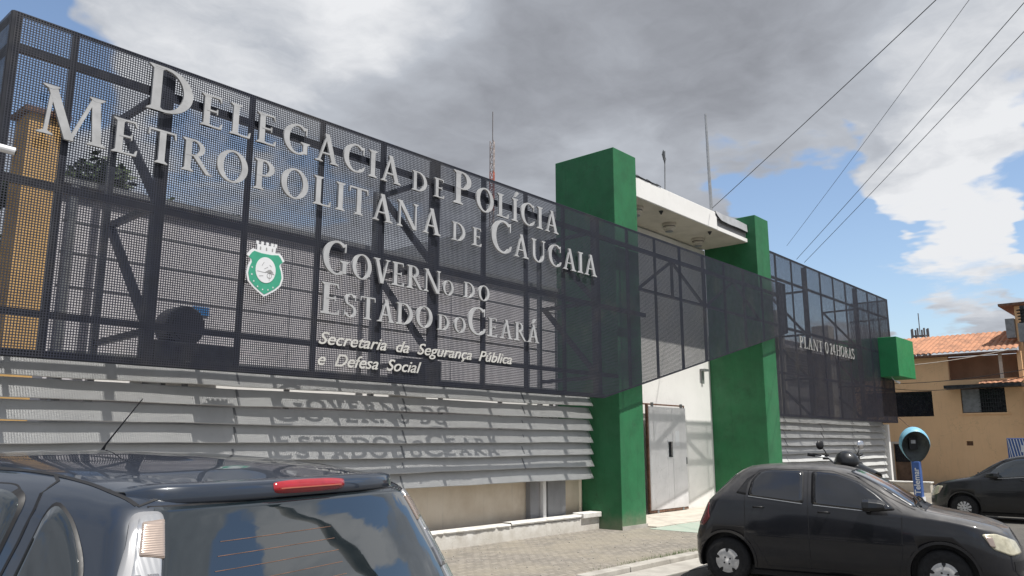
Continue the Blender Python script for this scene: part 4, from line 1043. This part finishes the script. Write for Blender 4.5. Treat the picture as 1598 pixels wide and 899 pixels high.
def wheel(parent, x, y, side, r=.285, w=.17, cut=None, spokes=5, hubr=.185):
    """tyre with rim and a plastic cover; side is +1 for the right hand side"""
    zc = r
    prof = [(r*.66, -w/2), (r*.80, -w/2-.004), (r*.93, -w/2+.008), (r*.99, -w/2+.03), (r, 0), (r*.99, w/2-.03), (r*.93, w/2-.008), (r*.80, w/2+.004), (r*.66, w/2)]
    ty = MB().lathe([(rr, h*side) for rr, h in prof], (x, y, zc), 44, 'x').build('tyre', M['rubber'], parent, smooth=True, world=False)
    face = x+side*(w/2-.012)
    hb = MB().lathe([(hubr+.004, -.05*side), (hubr+.004, -.004*side), (hubr+.003, 0), (hubr-.002, .004*side), (hubr-.008, .0062*side), (hubr-.016, .0076*side), (hubr*.75, .0137*side), (hubr*.55, .020*side), (.04, .024*side), (.0, .024*side)], (face, y, zc), 40, 'x').build('wheel_cover', M['hub'], ty, smooth=True, world=False)
    m_ = MB()
    xs = face+side*.004
    for k in range(spokes):
        a = 2*math.pi*k/spokes+.3
        if spokes == 5:
            rs = [(.56, -.05), (.56, .05), (.70, .15), (.80, .14), (.81, 0), (.80, -.14), (.70, -.15)]; pts = [(hubr*q*1.0, a+dd) for q, dd in rs]; pts2 = None
        else:
            pts = [(hubr*.93, a-.11), (hubr*.93, a+.11), (hubr*.45, a+.07), (hubr*.45, a-.07)]; pts2 = None
        for pl in (pts, pts2):
            if pl is None: continue
            def X_(rr): return face+side*(.0235-.0155*max(0, (rr/hubr-.55)/.4))+side*.0015
            vs = [(X_(rr), y+rr*math.cos(t), zc+rr*math.sin(t)) for rr, t in pl]
            vs2 = [(v[0]-side*.006, v[1], v[2]) for v in vs]; n = len(vs)
            m_.add(vs+vs2, [tuple(range(n)), tuple(range(2*n-1, n-1, -1))]+[(i, i+n, (i+1) % n+n, (i+1) % n) for i in range(n)])
    for k in range(4):
        a = k*math.pi/2+.6; m_.lathe([(.011, 0), (.011, .004*side)], (face+side*.0235, y+.045*math.cos(a), zc+.045*math.sin(a)), 8, 'x')
    m_.build('cover_slot', M['black'], hb, world=False)
    return ty
def finish_body(bd, parent, m, arches, name='body', wellmat=None, r_arch=.335, zc=.285):
    me = bpy.data.meshes.new(name); bd.bm.to_mesh(me)
    me.materials.append(m); me.materials.append(M['black'])
    for p in me.polygons: p.use_smooth = True
    o = bpy.data.objects.new(name, me); COL.objects.link(o); bpy.context.view_layer.update()
    for (x, y) in arches:
        sgn = 1 if x > 0 else -1
        c = MB().lathe([(r_arch, -.18), (r_arch, .35)] if sgn > 0 else [(r_arch, -.35), (r_arch, .18)], (x, y, zc), 48, 'x')
        cme = bpy.data.meshes.new('cut'); cme.from_pydata(c.v, [], c.f); cme.materials.append(M['black']); cme.materials.append(M['black'])
        bmx = bmesh.new(); bmx.from_mesh(cme); bmesh.ops.recalc_face_normals(bmx, faces=bmx.faces)
        for f in bmx.faces: f.material_index = 1
        bmx.to_mesh(cme); bmx.free()
        co = bpy.data.objects.new('cut', cme); COL.objects.link(co)
        bo = o.modifiers.new('b', 'BOOLEAN'); bo.operation = 'DIFFERENCE'; bo.object = co; bo.solver = 'EXACT'
        bpy.context.view_layer.update()
        nm = bpy.data.meshes.new_from_object(o.evaluated_get(bpy.context.evaluated_depsgraph_get()))
        o.modifiers.clear(); 
        if len(nm.polygons) > 200: o.data = nm
        bpy.data.objects.remove(co)
    o.data.name = name
    o.parent = parent
    return o

# ---- foreground dark blue people carrier (local frame: x right, y forward, z up, origin under the rear roof edge)
CAR1 = thing('parked_car', 'dark blue hatchback close to the camera seen from its rear left corner', 'car', (1.505, 2.19, 0), R(15), group='cars parked in front of the station')
T1 = mono([-.55, -.2, 0, .06, .25, .55, 1.0, 1.6, 2.1, 2.75, 3.0, 3.3, 3.6], [1.50, 1.565, 1.585, 1.592, 1.625, 1.652, 1.668, 1.655, 1.60, 1.16, 1.09, 1.02, .90])
b1 = mono([-.5, 1, 2.6, 3.6], [1.02, 1.0, .97, .84])
w1 = mono([-.5, -.1, .4, 2.5, 3.2, 3.6], [.79, .83, .85, .85, .82, .78])
r1 = mono([0, .3, .6, .8, .95, 1.05, 1.2, 1.4, 1.54, 1.60], [-.40, -.50, -.50, -.45, -.30, -.24, -.175, -.085, -.015, .03])
f1 = mono([0, .3, .6, .8, 1.0], [3.62, 3.70, 3.66, 3.55, 3.45])
rw1 = mono([-.5, -.05, .3, 1.0, 2.2, 3.6], [.61, .625, .66, .675, .66, .62])
bd1 = Body(T1, b1, w1, r1, f1, 1.05, rw1, rc=.17, fc=.6, nexp=3.6, ny=130)
body1 = finish_body(bd1, CAR1, M['paint_navy'], [(.84, .35), (-.84, .35), (.84, 2.9), (-.84, 2.9)], r_arch=.36, zc=.26)
for x, y, s_ in ((.74, .35, 1), (-.74, .35, -1), (.74, 2.9, 1), (-.74, 2.9, -1)):
    wt = wheel(CAR1, x, y, s_, .31); wt.location.z = SZ
# rear window
gl = [(-.548, 0, 1.532), (.548, 0, 1.532), (.60, 0, 1.38), (.645, 0, 1.20), (.665, 0, 1.05), (-.665, 0, 1.05), (-.645, 0, 1.20), (-.60, 0, 1.38)]
bd1.patch([(x*1.016, y, 1.3+(z-1.3)*1.03) for x, y, z in gl], 'B', .002, M['black'], CAR1, 'rear_window_seal', 6)
rwn = bd1.patch(gl, 'B', .006, M['glass'], CAR1, 'rear_window', 18)
m_ = None
for k in range(9):
    z = 1.44-.034*k; hw = .40+.02*k
    bd1.ribbon([(-hw, 0, z), (hw*.1, 0, z)], 'B', .0016, .0072, M['rust'], rwn, 'heating_wire')
# hatch seams
for sx in (-1, 1):
    bd1.ribbon([(sx*.565, 0, 1.578), (sx*.60, 0, 1.44), (sx*.655, 0, 1.22), (sx*.69, 0, 1.0)], 'B', .007, .0012, M['black'], CAR1, 'hatch_seam')
bd1.ribbon([(-.575, .045, 1.6), (0, .03, 1.6), (.575, .045, 1.6)], 'T', .007, .0015, M['black'], CAR1, 'hatch_seam')
# spoiler lip under the roof edge
P = []
for i in range(41):
    x = -.565+1.13*i/40; a, nn = bd1.proj((x, 0, 1.562), 'B'); q = 1-(abs(x)/.565)**18
    P.append([tuple(a+Vector((0, .055, .016+.014*q))), tuple(a+Vector((0, .03, .012+.019*q))), tuple(a+Vector((0, .014-.024*q, .012+.014*q))), tuple(a+Vector((0, .008-.026*q, .006+.013*q))), tuple(a+Vector((0, -.026*q, -.016))), tuple(a+Vector((0, -.022*q, -.024))), tuple(a+Vector((0, .004, -.026)))])
MB().grid(P).build('spoiler', M['paint_navy'], CAR1, smooth=True, world=False)
# third brake light
P = []
for i in range(33):
    t = i/32; x = -.172+.344*t; e_ = min(1, math.sin(math.pi*min(max(t, .0), 1))**.25 if 0 < t < 1 else 0)**.5
    a, nn = bd1.proj((x, 0, 1.565), 'B')
    P.append([tuple(a+Vector((0, .0, .024*e_))), tuple(a+Vector((0, -.034*e_, .021*e_))), tuple(a+Vector((0, -.040*e_, .0))), tuple(a+Vector((0, -.034*e_, -.016*e_))), tuple(a+Vector((0, .0, -.022*e_)))])
bl = MB().grid(P).build('brake_light', M['red_lens'], CAR1, smooth=True, world=False)
a, nn = bd1.proj((0, 0, 1.565), 'B')
MB().box((-.15, a.y-.0412, a.z-.001), (.13, a.y-.037, a.z+.002)).build('lens_rib', M['tower_red'], bl, world=False)
# tail lamps up the pillars
for sx in (-1, 1):
    ax = (sx*.25, .35, 0)
    ol = [(sx*.574, -.05, 1.525), (sx*.628, .015, 1.525), (sx*.660, -.02, 1.45), (sx*.690, -.035, 1.38), (sx*.745, -.09, 1.22), (sx*.79, -.14, 1.02), (sx*.79, -.22, .95), (sx*.705, -.27, .95), (sx*.675, -.2, 1.12), (sx*.62, -.1, 1.37)]
    tl = bd1.patch(rounded(ol, .03), ax, .008, M['lamp_housing'], CAR1, 'tail_light', 6)
    il = [(sx*.586, -.06, 1.517), (sx*.616, .0, 1.517), (sx*.648, -.04, 1.43), (sx*.680, -.07, 1.33), (sx*.715, -.11, 1.2), (sx*.75, -.17, 1.02), (sx*.705, -.25, 1.0), (sx*.668, -.19, 1.14), (sx*.622, -.11, 1.36)]
    bd1.patch(rounded(il, .02), ax, .0094, M['clear_lens'], tl, 'lens', 6)
    bd1.patch(rounded([(sx*.590, -.07, 1.505), (sx*.620, -.02, 1.50), (sx*.645, -.05, 1.425), (sx*.606, -.1, 1.415)], .006), ax, .0104, M['amber_lens'], tl, 'indicator_reflector', 4)
    bd1.patch(rounded([(sx*.622, -.1, 1.385), (sx*.662, -.05, 1.385), (sx*.705, -.1, 1.25), (sx*.655, -.17, 1.25)], .006), ax, .0104, M['grey_lens'], tl, 'reverse_reflector', 4)
    bd1.patch(rounded([(sx*.70, -.17, 1.15), (sx*.76, -.1, 1.15), (sx*.785, -.16, .99), (sx*.715, -.22, .99)], .01), ax, .013, M['red_lens'], tl, 'brake_reflector', 4)
# side windows, left and right
for mode, sx in (('L', -1), ('R', 1)):
    X_ = 0
    qw = rounded([(X_, .355, 1.00), (X_, .275, 1.36), (X_, .265, 1.555), (X_, .17, 1.50), (X_, .085, 1.40), (X_, .04, 1.25), (X_, .06, 1.02)], .05)
    bd1.patch([(p[0], .19+(p[1]-.19)*1.10, 1.25+(p[2]-1.25)*1.035) for p in qw], mode, .0025, M['black'], CAR1, 'window_seal', 5)
    bd1.patch(qw, mode, .005, M['glass'], CAR1, 'quarter_window', 8)
    rw_ = rounded([(X_, .50, 1.00), (X_, .385, 1.38), (X_, .375, 1.545), (X_, .45, 1.575), (X_, 1.28, 1.59), (X_, 1.28, 1.0)], .05)
    bd1.patch([(p[0], .83+(p[1]-.83)*1.03, 1.29+(p[2]-1.29)*1.05) for p in rw_], mode, .0025, M['black'], CAR1, 'window_seal', 6)
    bd1.patch(rw_, mode, .005, M['glass'], CAR1, 'rear_door_window', 10)
    fw_ = rounded([(X_, 1.38, 1.0), (X_, 1.38, 1.59), (X_, 1.85, 1.56), (X_, 2.5, 1.12), (X_, 2.55, 1.0)], .05)
    bd1.patch(fw_, mode, .005, M['glass'], CAR1, 'front_door_window', 10)
    bd1.ribbon([(0, .44, .80), (0, .405, 1.0), (0, .365, 1.2), (0, .335, 1.36), (0, .322, 1.45), (0, .320, 1.53), (0, .328, 1.57), (0, .352, 1.597), (0, .40, 1.611), (0, .50, 1.619), (0, .8, 1.629), (0, 1.3, 1.635)], mode, .009, .0016, M['black'], CAR1, 'door_seam')
    bd1.ribbon([(0, .05, .80), (0, .0, .98), (0, .03, 1.15), (0, .06, 1.3)], mode, .006, .0012, M['black'], CAR1, 'panel_seam') if 0 else None
for sx in (-1, 1):
    bd1.ribbon([(sx*.575, .05, 1.6), (sx*.56, .4, 1.62), (sx*.57, 1.0, 1.64), (sx*.57, 1.9, 1.63)], 'T', .012, .0015, M['black'], CAR1, 'roof_gutter')
bd1.patch(rounded([(-.62, 2.12, 1.5), (.62, 2.12, 1.5), (.68, 2.68, 1.2), (-.68, 2.68, 1.2)], .08), 'T', .004, M['glass'], CAR1, 'windscreen', 12)
MB().tube([(.30, 1.37, 1.655), (.295, 1.34, 1.69), (.20, 1.02, 1.87)], [.010, .0035, .002], 8).build('radio_antenna', M['black'], CAR1, world=False)
MB().box((-.62, -.535, .30), (.62, -.50, .42)).build('bumper_strip', M['black'], CAR1, world=False)

# ---- black dusty hatchback on the right (origin on the ground under the rear axle)
def hatchback(T, paint, glass, full=True, spokes=5):
    Tp = mono([-.50, -.20, .02, .20, .45, .85, 1.20, 1.50, 1.80, 2.22, 2.30, 2.60, 2.90, 3.10, 3.22], [1.36, 1.40, 1.425, 1.445, 1.475, 1.49, 1.475, 1.42, 1.285, 1.025, .985, .925, .86, .79, .70])
    bt = mono([-.5, .2, 1.0, 1.7, 2.3, 2.9, 3.22], [1.03, 1.02, .965, .925, .90, .80, .66])
    wm = mono([-.5, -.2, .6, 2.4, 2.9, 3.22], [.75, .79, .81, .81, .785, .74])
    rr = mono([0, .25, .45, .60, .66, .80, .97, 1.05, 1.20, 1.36, 1.43], [-.44, -.49, -.50, -.49, -.46, -.42, -.345, -.27, -.11, .06, .17])
    ff = mono([0, .25, .5, .65, .8], [3.14, 3.24, 3.24, 3.18, 3.10])
    rw = mono([-.5, .1, .6, 1.6, 3.2], [.56, .57, .60, .585, .56])
    bd = Body(Tp, bt, wm, rr, ff, .98, rw, zsill=.20, rc=.26, fc=.62, nexp=2.9, ny=110)
    finish_body(bd, T, paint, [(.80, 0), (-.80, 0), (.80, 2.44), (-.80, 2.44)], r_arch=.345)
    for x, y, s_ in ((.70, 0, 1), (-.70, 0, -1), (.70, 2.44, 1), (-.70, 2.44, -1)): wheel(T, x, y, s_, spokes=spokes)
    for mode, sx in (('R', 1), ('L', -1)):
        rwd = rounded([(0, .30, 1.095), (0, .34, 1.28), (0, .44, 1.385), (0, .56, 1.405), (0, .955, 1.395), (0, .955, 1.025)], .05)
        sq = rounded([(0, .14, 1.12), (0, .27, 1.10), (0, .30, 1.29), (0, .37, 1.36), (0, .27, 1.30)], .015)
        fwd = rounded([(0, 1.085, 1.015), (0, 1.085, 1.395), (0, 1.36, 1.37), (0, 1.60, 1.285), (0, 1.80, 1.15), (0, 1.98, .99), (0, 1.72, .965)], .045)
        for ol, nm in ((rwd, 'rear_door_window'), (fwd, 'front_door_window')):
            c = sum(ol, Vector())/len(ol)
            bd.patch([c+(p-c)*1.055 for p in ol], mode, .002, M['black'], T, 'window_seal', 5)
            w_ = bd.patch(ol, mode, .0055, glass, T, nm, 8)
        bd.patch(sq, mode, .003, M['black'], T, 'pillar_trim', 4)
        # bright sill line under the glass
        bd.ribbon([(0, .30, 1.085), (0, .955, 1.015)], mode, .008, .008, M['lightgrey'], T, 'window_trim')
        bd.ribbon([(0, 1.085, 1.005), (0, 1.72, .955)], mode, .008, .008, M['lightgrey'], T, 'window_trim')
        bd.ribbon([(0, 1.02, 1.41), (0, 1.02, .26)], mode, .010, .0015, M['black'], T, 'door_seam')
        bd.ribbon([(0, 1.02, .26), (0, 1.98, .25), (0, 2.03, .45), (0, 2.06, .96), (0, 1.99, 1.01)], mode, .010, .0015, M['black'], T, 'door_seam')
        bd.ribbon([(0, 1.02, .26), (0, .52, .26), (0, .40, .48), (0, .25, .66), (0, .25, 1.06), (0, .30, 1.28), (0, .42, 1.405), (0, .58, 1.425), (0, 1.3, 1.41), (0, 1.62, 1.31), (0, 2.05, .99)], mode, .008, .0015, M['black'], T, 'door_seam')
        bd.ribbon([(0, .36, .62), (0, 2.06, .60)], mode, .018, .006, paint, T, 'side_moulding')
        bd.ribbon([(0, -.44, .63), (0, -.34, .635)], mode, .012, .003, M['black'], T, 'bumper_seam')
        # arch lips
        for yc in (0, 2.44):
            bd.ribbon([(0, yc+.362*math.cos(a), .285+.362*math.sin(a)) for a in [R(-8+k*196/24) for k in range(25)]], mode, .03, .012, paint, T, 'wheel_arch_lip')
        for yc, zc_ in ((1.20, .955), (.42, .985)):
            a, nn = bd.proj((0, yc, zc_-.03), mode)
            MB().tube([a+Vector((sx*.004, -.06, 0)), a+Vector((sx*.026, -.04, .004)), a+Vector((sx*.028, .05, .004)), a+Vector((sx*.004, .07, 0))], .011, 8).build('door_handle', M['black'], T, smooth=True, world=False)
        a, nn = bd.proj((0, 1.72, 1.0), mode)
        base = a+Vector((sx*.03, .02, .0)); ol = [(0, -.045), (.05, -.06), (.20, -.055), (.225, -.02), (.215, .045), (.17, .07), (.06, .075), (0, .05)]
        m_ = MB(); P = []
        for yy, sc in ((-.075, .90), (-.07, 1.02), (.0, 1.05), (.09, .86), (.16, .55)):
            P.append([tuple(base+Vector((sx*(.11+(u-.11)*sc), yy, .03+w_*sc))) for u, w_ in ol+[ol[0]]])
        m_.grid(P); m_.add(P[0][:-1], [tuple(range(len(ol)))]); m_.add(P[-1][:-1], [tuple(range(len(ol)))]); mo = m_.build('door_mirror', M['paint_black2'], T, smooth=False, world=False, bevel=.006)
        MB().bar(a, base+Vector((sx*.06, 0, 0)), .05, .03).build('mirror_arm', M['black'], T, world=False)
        # head lamp and tail lamp
        hl = rounded([(sx*.76, 2.83, .76), (sx*.72, 3.0, .765), (sx*.50, 3.1, .70), (sx*.36, 3.2, .66), (sx*.40, 3.24, .55), (sx*.62, 3.1, .53), (sx*.76, 2.95, .60)], .04)
        h_ = bd.patch(hl, (sx*.2, 2.5, 0), .006, M['headlight'], T, 'headlight', 7)
        bd.patch(rounded([(sx*.755, 2.86, .735), (sx*.74, 2.95, .73), (sx*.74, 2.97, .62), (sx*.765, 2.92, .63)], .02), (sx*.2, 2.5, 0), .009, M['amber_lens'], h_, 'indicator', 4)
        tl = rounded([(sx*.60, -.4, .98), (sx*.72, -.25, .99), (sx*.775, -.2, .80), (sx*.76, -.28, .70), (sx*.62, -.42, .70)], .03)
        bd.patch(tl, (sx*.2, .3, 0), .006, M['dark_red_lens'], T, 'tail_light', 6)
    bd.patch(rounded([(-.50, 0, 1.36), (.50, 0, 1.36), (.60, 0, 1.10), (-.60, 0, 1.10)], .05), 'B', .004, glass, T, 'rear_window', 8)
    bd.patch(rounded([(-.50, 1.50, 1.4), (.50, 1.50, 1.4), (.63, 2.20, 1.0), (-.63, 2.20, 1.0)], .06), 'T', .004, M['glass_dusty'], T, 'windscreen', 10)
    bd.patch([(-.58, 2.20, 1.0), (.58, 2.20, 1.0), (.60, 2.30, 1.0), (-.60, 2.30, 1.0)], 'T', .003, M['black'], T, 'scuttle_panel', 3)
    for x0, x1 in ((.52, .02), (-.05, -.50)):
        a, _ = bd.proj((x0, 2.25, 1), 'T'); b, _ = bd.proj((x1, 2.14, 1), 'T')
        MB().tube([a+Vector((0, 0, .02)), (a+b)/2+Vector((0, 0, .035)), b+Vector((0, 0, .018))], .010, 6).build('windscreen_wiper', M['black'], T, world=False)
    for sx in (-1, 1):
        bd.ribbon([(sx*.60, 2.24, 1.0), (sx*.52, 2.7, .9), (sx*.45, 3.05, .8)], 'T', .006, .0015, M['black'], T, 'bonnet_seam')
        bd.ribbon([(sx*.545, 1.47, 1.4), (sx*.675, 2.2, 1.0)], 'T', .022, .006, paint, T, 'pillar_moulding')
    bd.ribbon([(-.6, 3.2, .42), (.6, 3.2, .42)], 'F', .10, .004, M['black'], T, 'grille')
    MB().box((-.36, -.51, .30), (.36, -.49, .42)).build('number_plate', M['grey'], T, world=False)
    m_ = MB(); m_.box((-.66, -.30, .13), (.66, 3.0, .24)); m_.build('underbody', M['black'], T, world=False)
    return bd
hdg = Vector((.18, -.984, 0)); r_ang = math.atan2(-hdg.x, hdg.y)     # local +y points along the heading
ax_ = Vector((9.79, 4.97, 0)); side_r = Vector((hdg.y, -hdg.x, 0))     # right hand side of the car
org = ax_-side_r*.77
CAR2 = thing('parked_car', 'dusty black hatchback with pale hubcaps parked nose to the street in front of the gate', 'car', (org.x, org.y, SZ), r_ang, group='cars parked in front of the station')
hatchback(CAR2, M['paint_black'], M['glass_dusty'])
CAR3 = thing('parked_car', 'clean black hatchback at the right edge parked facing the building', 'car', (21.72, 2.27, SZ), 0.0, group='cars parked in front of the station')
hatchback(CAR3, M['paint_black2'], M['glass'], spokes=11)

# ------------------------------------------------------------------ motorcycle behind the black hatchback
def motorcycle(loc, rz, s=1.0):
    T = thing('motorcycle', 'black motorcycle with upright handlebars and round mirrors behind the black hatchback', 'motorcycle', loc, rz)
    T.scale = (s, s, s)
    def b(m_, name, mt, parent=T, smooth=True): return m_.build(name, M[mt], parent, smooth=smooth, world=False)
    for y, nm in ((-.68, 'rear_wheel'), (.68, 'front_wheel')):
        prof = [(.27, -.045), (.31, -.055), (.335, -.03), (.34, 0), (.335, .03), (.31, .055), (.27, .045)]
        w_ = b(MB().lathe(prof, (0, y, .34), 36, 'x'), nm, 'rubber')
        m_ = MB()
        for k in range(10):
            a = k*math.pi/5; m_.bar((0, y, .34), (0, y+.28*math.cos(a), .34+.28*math.sin(a)), .018)
        m_.lathe([(.05, -.06), (.05, .06)], (0, y, .34), 14, 'x'); b(m_, 'spokes', 'lightgrey', w_, False)
    for sx in (-1, 1):
        b(MB().tube([(sx*.09, .68, .34), (sx*.09, .50, .80), (sx*.09, .40, 1.05)], [.026, .024, .022], 10), 'fork_leg', 'lightgrey')
        b(MB().tube([(sx*.12, -.68, .34), (sx*.13, -.40, .70)], .022, 8), 'shock_absorber', 'grey')
    # tank
    P = []
    for i in range(13):
        t = i/12; y = -.12+.50*t; w_ = .16*math.sin(math.pi*min(1, .12+t*.80))**.6; h_ = .82; top = 1.0+.07*math.sin(math.pi*(.25+.6*t)); row = []
        for k in range(17):
            a = 2*math.pi*k/16; row.append((w_*math.cos(a), y, h_+.02+(top-h_)*(.45+.55*math.sin(a))))
        P.append(row)
    b(MB().grid(P), 'fuel_tank', 'paint_black2')
    P = []
    for i in range(12):
        t = i/11; y = -.85+.78*t; w_ = .06+.10*math.sin(math.pi*(.1+.7*t)); zt = .84+.05*(1-t)**2+.02*t; row = []
        for k in range(13):
            a = 2*math.pi*k/12; row.append((w_*math.cos(a), y, zt+.045*math.sin(a)))
        P.append(row)
    b(MB().grid(P), 'seat', 'black')
    m_ = MB(); m_.box((-.12, -.15, .34), (.12, .28, .72)); b(m_, 'engine', 'grey', smooth=False)
    b(MB().tube([(0, .36, 1.0), (0, .30, .5), (0, -.1, .33), (0, -.35, .45), (0, -.2, .8)], .025, 8), 'frame', 'black')
    b(MB().tube([(.14, .2, .40), (.16, -.1, .28), (.17, -.9, .45)], [.025, .03, .045], 10), 'exhaust_pipe', 'chrome')
    # bars, grips, levers, mirrors
    hb = b(MB().tube([(-.40, .22, 1.26), (-.24, .30, 1.24), (-.10, .38, 1.09), (.10, .38, 1.09), (.24, .30, 1.24), (.40, .22, 1.26)], .013, 8), 'handlebar', 'lightgrey')
    for sx in (-1, 1):
        b(MB().tube([(sx*.31, .27, 1.25), (sx*.44, .19, 1.27)], .020, 10), 'grip', 'black', hb)
        b(MB().tube([(sx*.25, .33, 1.23), (sx*.40, .27, 1.25)], .007, 6), 'lever', 'lightgrey', hb)
        b(MB().box((sx*.25-.025, .26, 1.21), (sx*.25+.025, .31, 1.27)), 'switch_box', 'black', hb, False)
        mr = b(MB().tube([(sx*.24, .30, 1.25), (sx*.28, .30, 1.32), (sx*.31, .28, 1.36)], .006, 6), 'mirror_stem', 'black', hb)
        b(MB().lathe([(.02, .02), (.052, .014), (.056, 0), (.05, -.006)], (sx*.33, .28, 1.38), 20, 'y'), 'mirror', 'black' if sx > 0 else 'chrome', mr)
    b(MB().lathe([(.05, -.10), (.085, -.06), (.10, 0), (.092, .02), (.0, .035)], (0, .52, 1.10), 24, 'y'), 'headlight', 'black')
    b(MB().lathe([(.045, 0), (.05, -.03)], (0, .40, 1.13), 16, 'y'), 'gauge', 'black')
    P = []
    for i in range(10):
        t = i/9; a = R(20+120*t); row = []
        for k in range(7): row.append((-.06+.02*k, .68-.37*math.cos(a), .34+.37*math.sin(a)+.01*(1-abs(k-3)/3)))
        P.append(row)
    b(MB().grid(P), 'front_mudguard', 'paint_black2')
    b(MB().tube([(.1, -.1, .3), (.28, -.2, 0.01)], .012, 6), 'kick_stand', 'grey')
    P = []
    for i in range(9):
        t = i/8; row = []
        for k in range(13):
            a = math.pi*k/12; w_ = .15*(1-.55*t); row.append((w_*math.cos(a), .42+.38*t, 1.06+(.16-.10*t)*math.sin(a)-.04*t))
        P.append(row)
    b(MB().grid(P), 'front_cowl', 'paint_black2')
    for sx in (-1, 1): b(MB().tube([(sx*.1, .5, 1.02), (sx*.19, .5, 1.03)], .008, 6), 'indicator_stem', 'black'); b(MB().lathe([(.02, -.03), (.032, 0), (.02, .03)], (sx*.21, .5, 1.03), 12, 'y'), 'indicator', 'amber_lens')
    for sx in (-1, 1):
        b(MB().tube([(0, -.75, .82), (sx*.14, -.80, .82)], .008, 6), 'indicator_stem', 'black')
        b(MB().lathe([(.02, -.02), (.03, 0), (.02, .02)], (sx*.16, -.80, .82), 12, 'y'), 'indicator', 'amber_lens')
    b(MB().box((-.09, -.98, .78), (.09, -.85, .86)), 'tail_light', 'dark_red_lens', smooth=False)
    return T
motorcycle((12.56, 4.70, SZ), R(156), 1.245)
hm = thing('helmet', 'glossy black helmet resting on the motorcycle tank between the mirrors', 'helmet', (12.2, 4.2, 1.2))
P = []
for i in range(17):
    ph = math.pi*i/16*.86; r_ = math.sin(ph)
    P.append([(12.27+.155*r_*math.cos(a)*(1+.12*max(0, -math.cos(a))), 4.25+.175*r_*math.sin(a), 1.41+.165*math.cos(ph)) for a in [2*math.pi*k/28 for k in range(29)]])
MB().grid(P).build('shell', M['paint_black2'], hm, smooth=True, solid=.01)
MB().lathe([(.10, -.12), (.13, -.06), (.125, 0)], (12.27, 4.25, 1.39), 24).build('lining', M['black'], hm)

# ------------------------------------------------------------------ utility pole beyond the frame (seen mirrored in the car window) and its wires
PT = Vector((11.7, -.9, 9.6))
UP = thing('utility_pole', 'tall concrete utility pole with crossarm carrying the overhead wires', 'pole', (11.7, -.9, 0))
MB().tube([(11.7, -.9, SZ), (11.7, -.9, 10.2)], [.17, .10], 12).build('shaft', M['pole_concrete'], UP, smooth=True)
MB().bar((10.9, -.4, 9.6), (12.5, -1.4, 9.6), .1, .12).build('crossarm', M['wood'], UP)
for k in range(4):
    q = Vector((10.95, -.43, 9.66)).lerp(Vector((12.45, -1.37, 9.66)), k/3); MB().lathe([(.03, 0), (.05, .03), (.03, .06), (.05, .09), (.02, .13)], q, 12).build('insulator', M['sign_white'], UP)
MB().lathe([(.25, 0), (.27, .05), (.27, .8), (.22, .86)], (11.35, -.7, 8.0), 20).build('transformer', M['grey'], UP)
wires = [((18.4, 9.3, 7.66), (11.45, -.74, 9.75), .05, .008), ((23.0, 9.25, 7.5), (10.95, -.43, 9.78), .05, .005), ((23.57, 9.2, 7.18), (11.95, -1.06, 9.75), .05, .007), ((24.17, 9.2, 7.18), (12.45, -1.37, 9.78), .05, .007)]
labs = ['thick overhead wire running to the canopy corner', 'faint thin overhead wire reaching the right wing, leftmost of its three', 'overhead wire to the right wing screen, middle of its three', 'overhead wire to the right wing screen, rightmost of its three']
for (a, b, sag, r_), lb_ in zip(wires, labs):
    a, b = Vector(a), Vector(b); pts = [a.lerp(b, t/24)-Vector((0, 0, sag*4*(t/24)*(1-t/24))) for t in range(25)]
    tag(MB().tube(pts, r_, 6).build('overhead_wire', M['cable'], loc=tuple(a)), lb_, 'wire', 'overhead wires')
for k, (z0_, z1_, sg) in enumerate(((3.90, 4.05, .12), (3.72, 3.85, .25))):
    a, b = Vector((32.6, 9.5, z0_)), Vector((30.5, 4.5, z1_)); pts = [a.lerp(b, t/16)-Vector((0, 0, sg*4*(t/16)*(1-t/16))) for t in range(17)]
    tag(MB().tube(pts, .012, 6).build('overhead_wire', M['cable'], loc=tuple(a)), ['low sagging wire, upper of two, crossing in front of the ochre house', 'low sagging wire, lower of two, crossing in front of the ochre house'][k], 'wire', 'low service wires')
tag(MB().tube([Vector((37.2, 10.9, 4.95)).lerp(Vector((37.2, 5.9, 5.4)), t/12)-Vector((0, 0, .12*4*(t/12)*(1-t/12))) for t in range(13)], .016, 6).build('overhead_wire', M['cream_post'], loc=(37.2, 10.9, 4.95)), 'pale wire hanging just under the clay tiled eave', 'wire')
# striped blue panel over the right hand car
bp = thing('striped_panel', 'blue and white striped panel standing behind the right hand black car', 'panel', (24.2, 3.8, 0))
MB().box((24.18, 3.3, 1.15), (24.22, 4.30, 1.80)).build('panel_board', M['post_blue'], bp, bevel=.01)
m_ = MB()
for k in range(15):
    y = 3.32+k*.065; m_.add([(24.176, y, 1.17), (24.176, y+.022, 1.17), (24.176, min(4.28, y+.12), 1.78), (24.176, min(4.28, y+.098), 1.78)], [(0, 1, 2, 3)])
m_.build('stripe_pattern', M['sign_white'], bp, normals=False)
MB().box((24.165, 3.5, 1.45), (24.172, 4.0, 1.62)).build('white_patch', M['sign_white'], bp)
for y in (3.4, 4.15): MB().box((24.18, y, SZ), (24.22, y+.05, 1.15)).build('panel_post', M['grey'], bp)
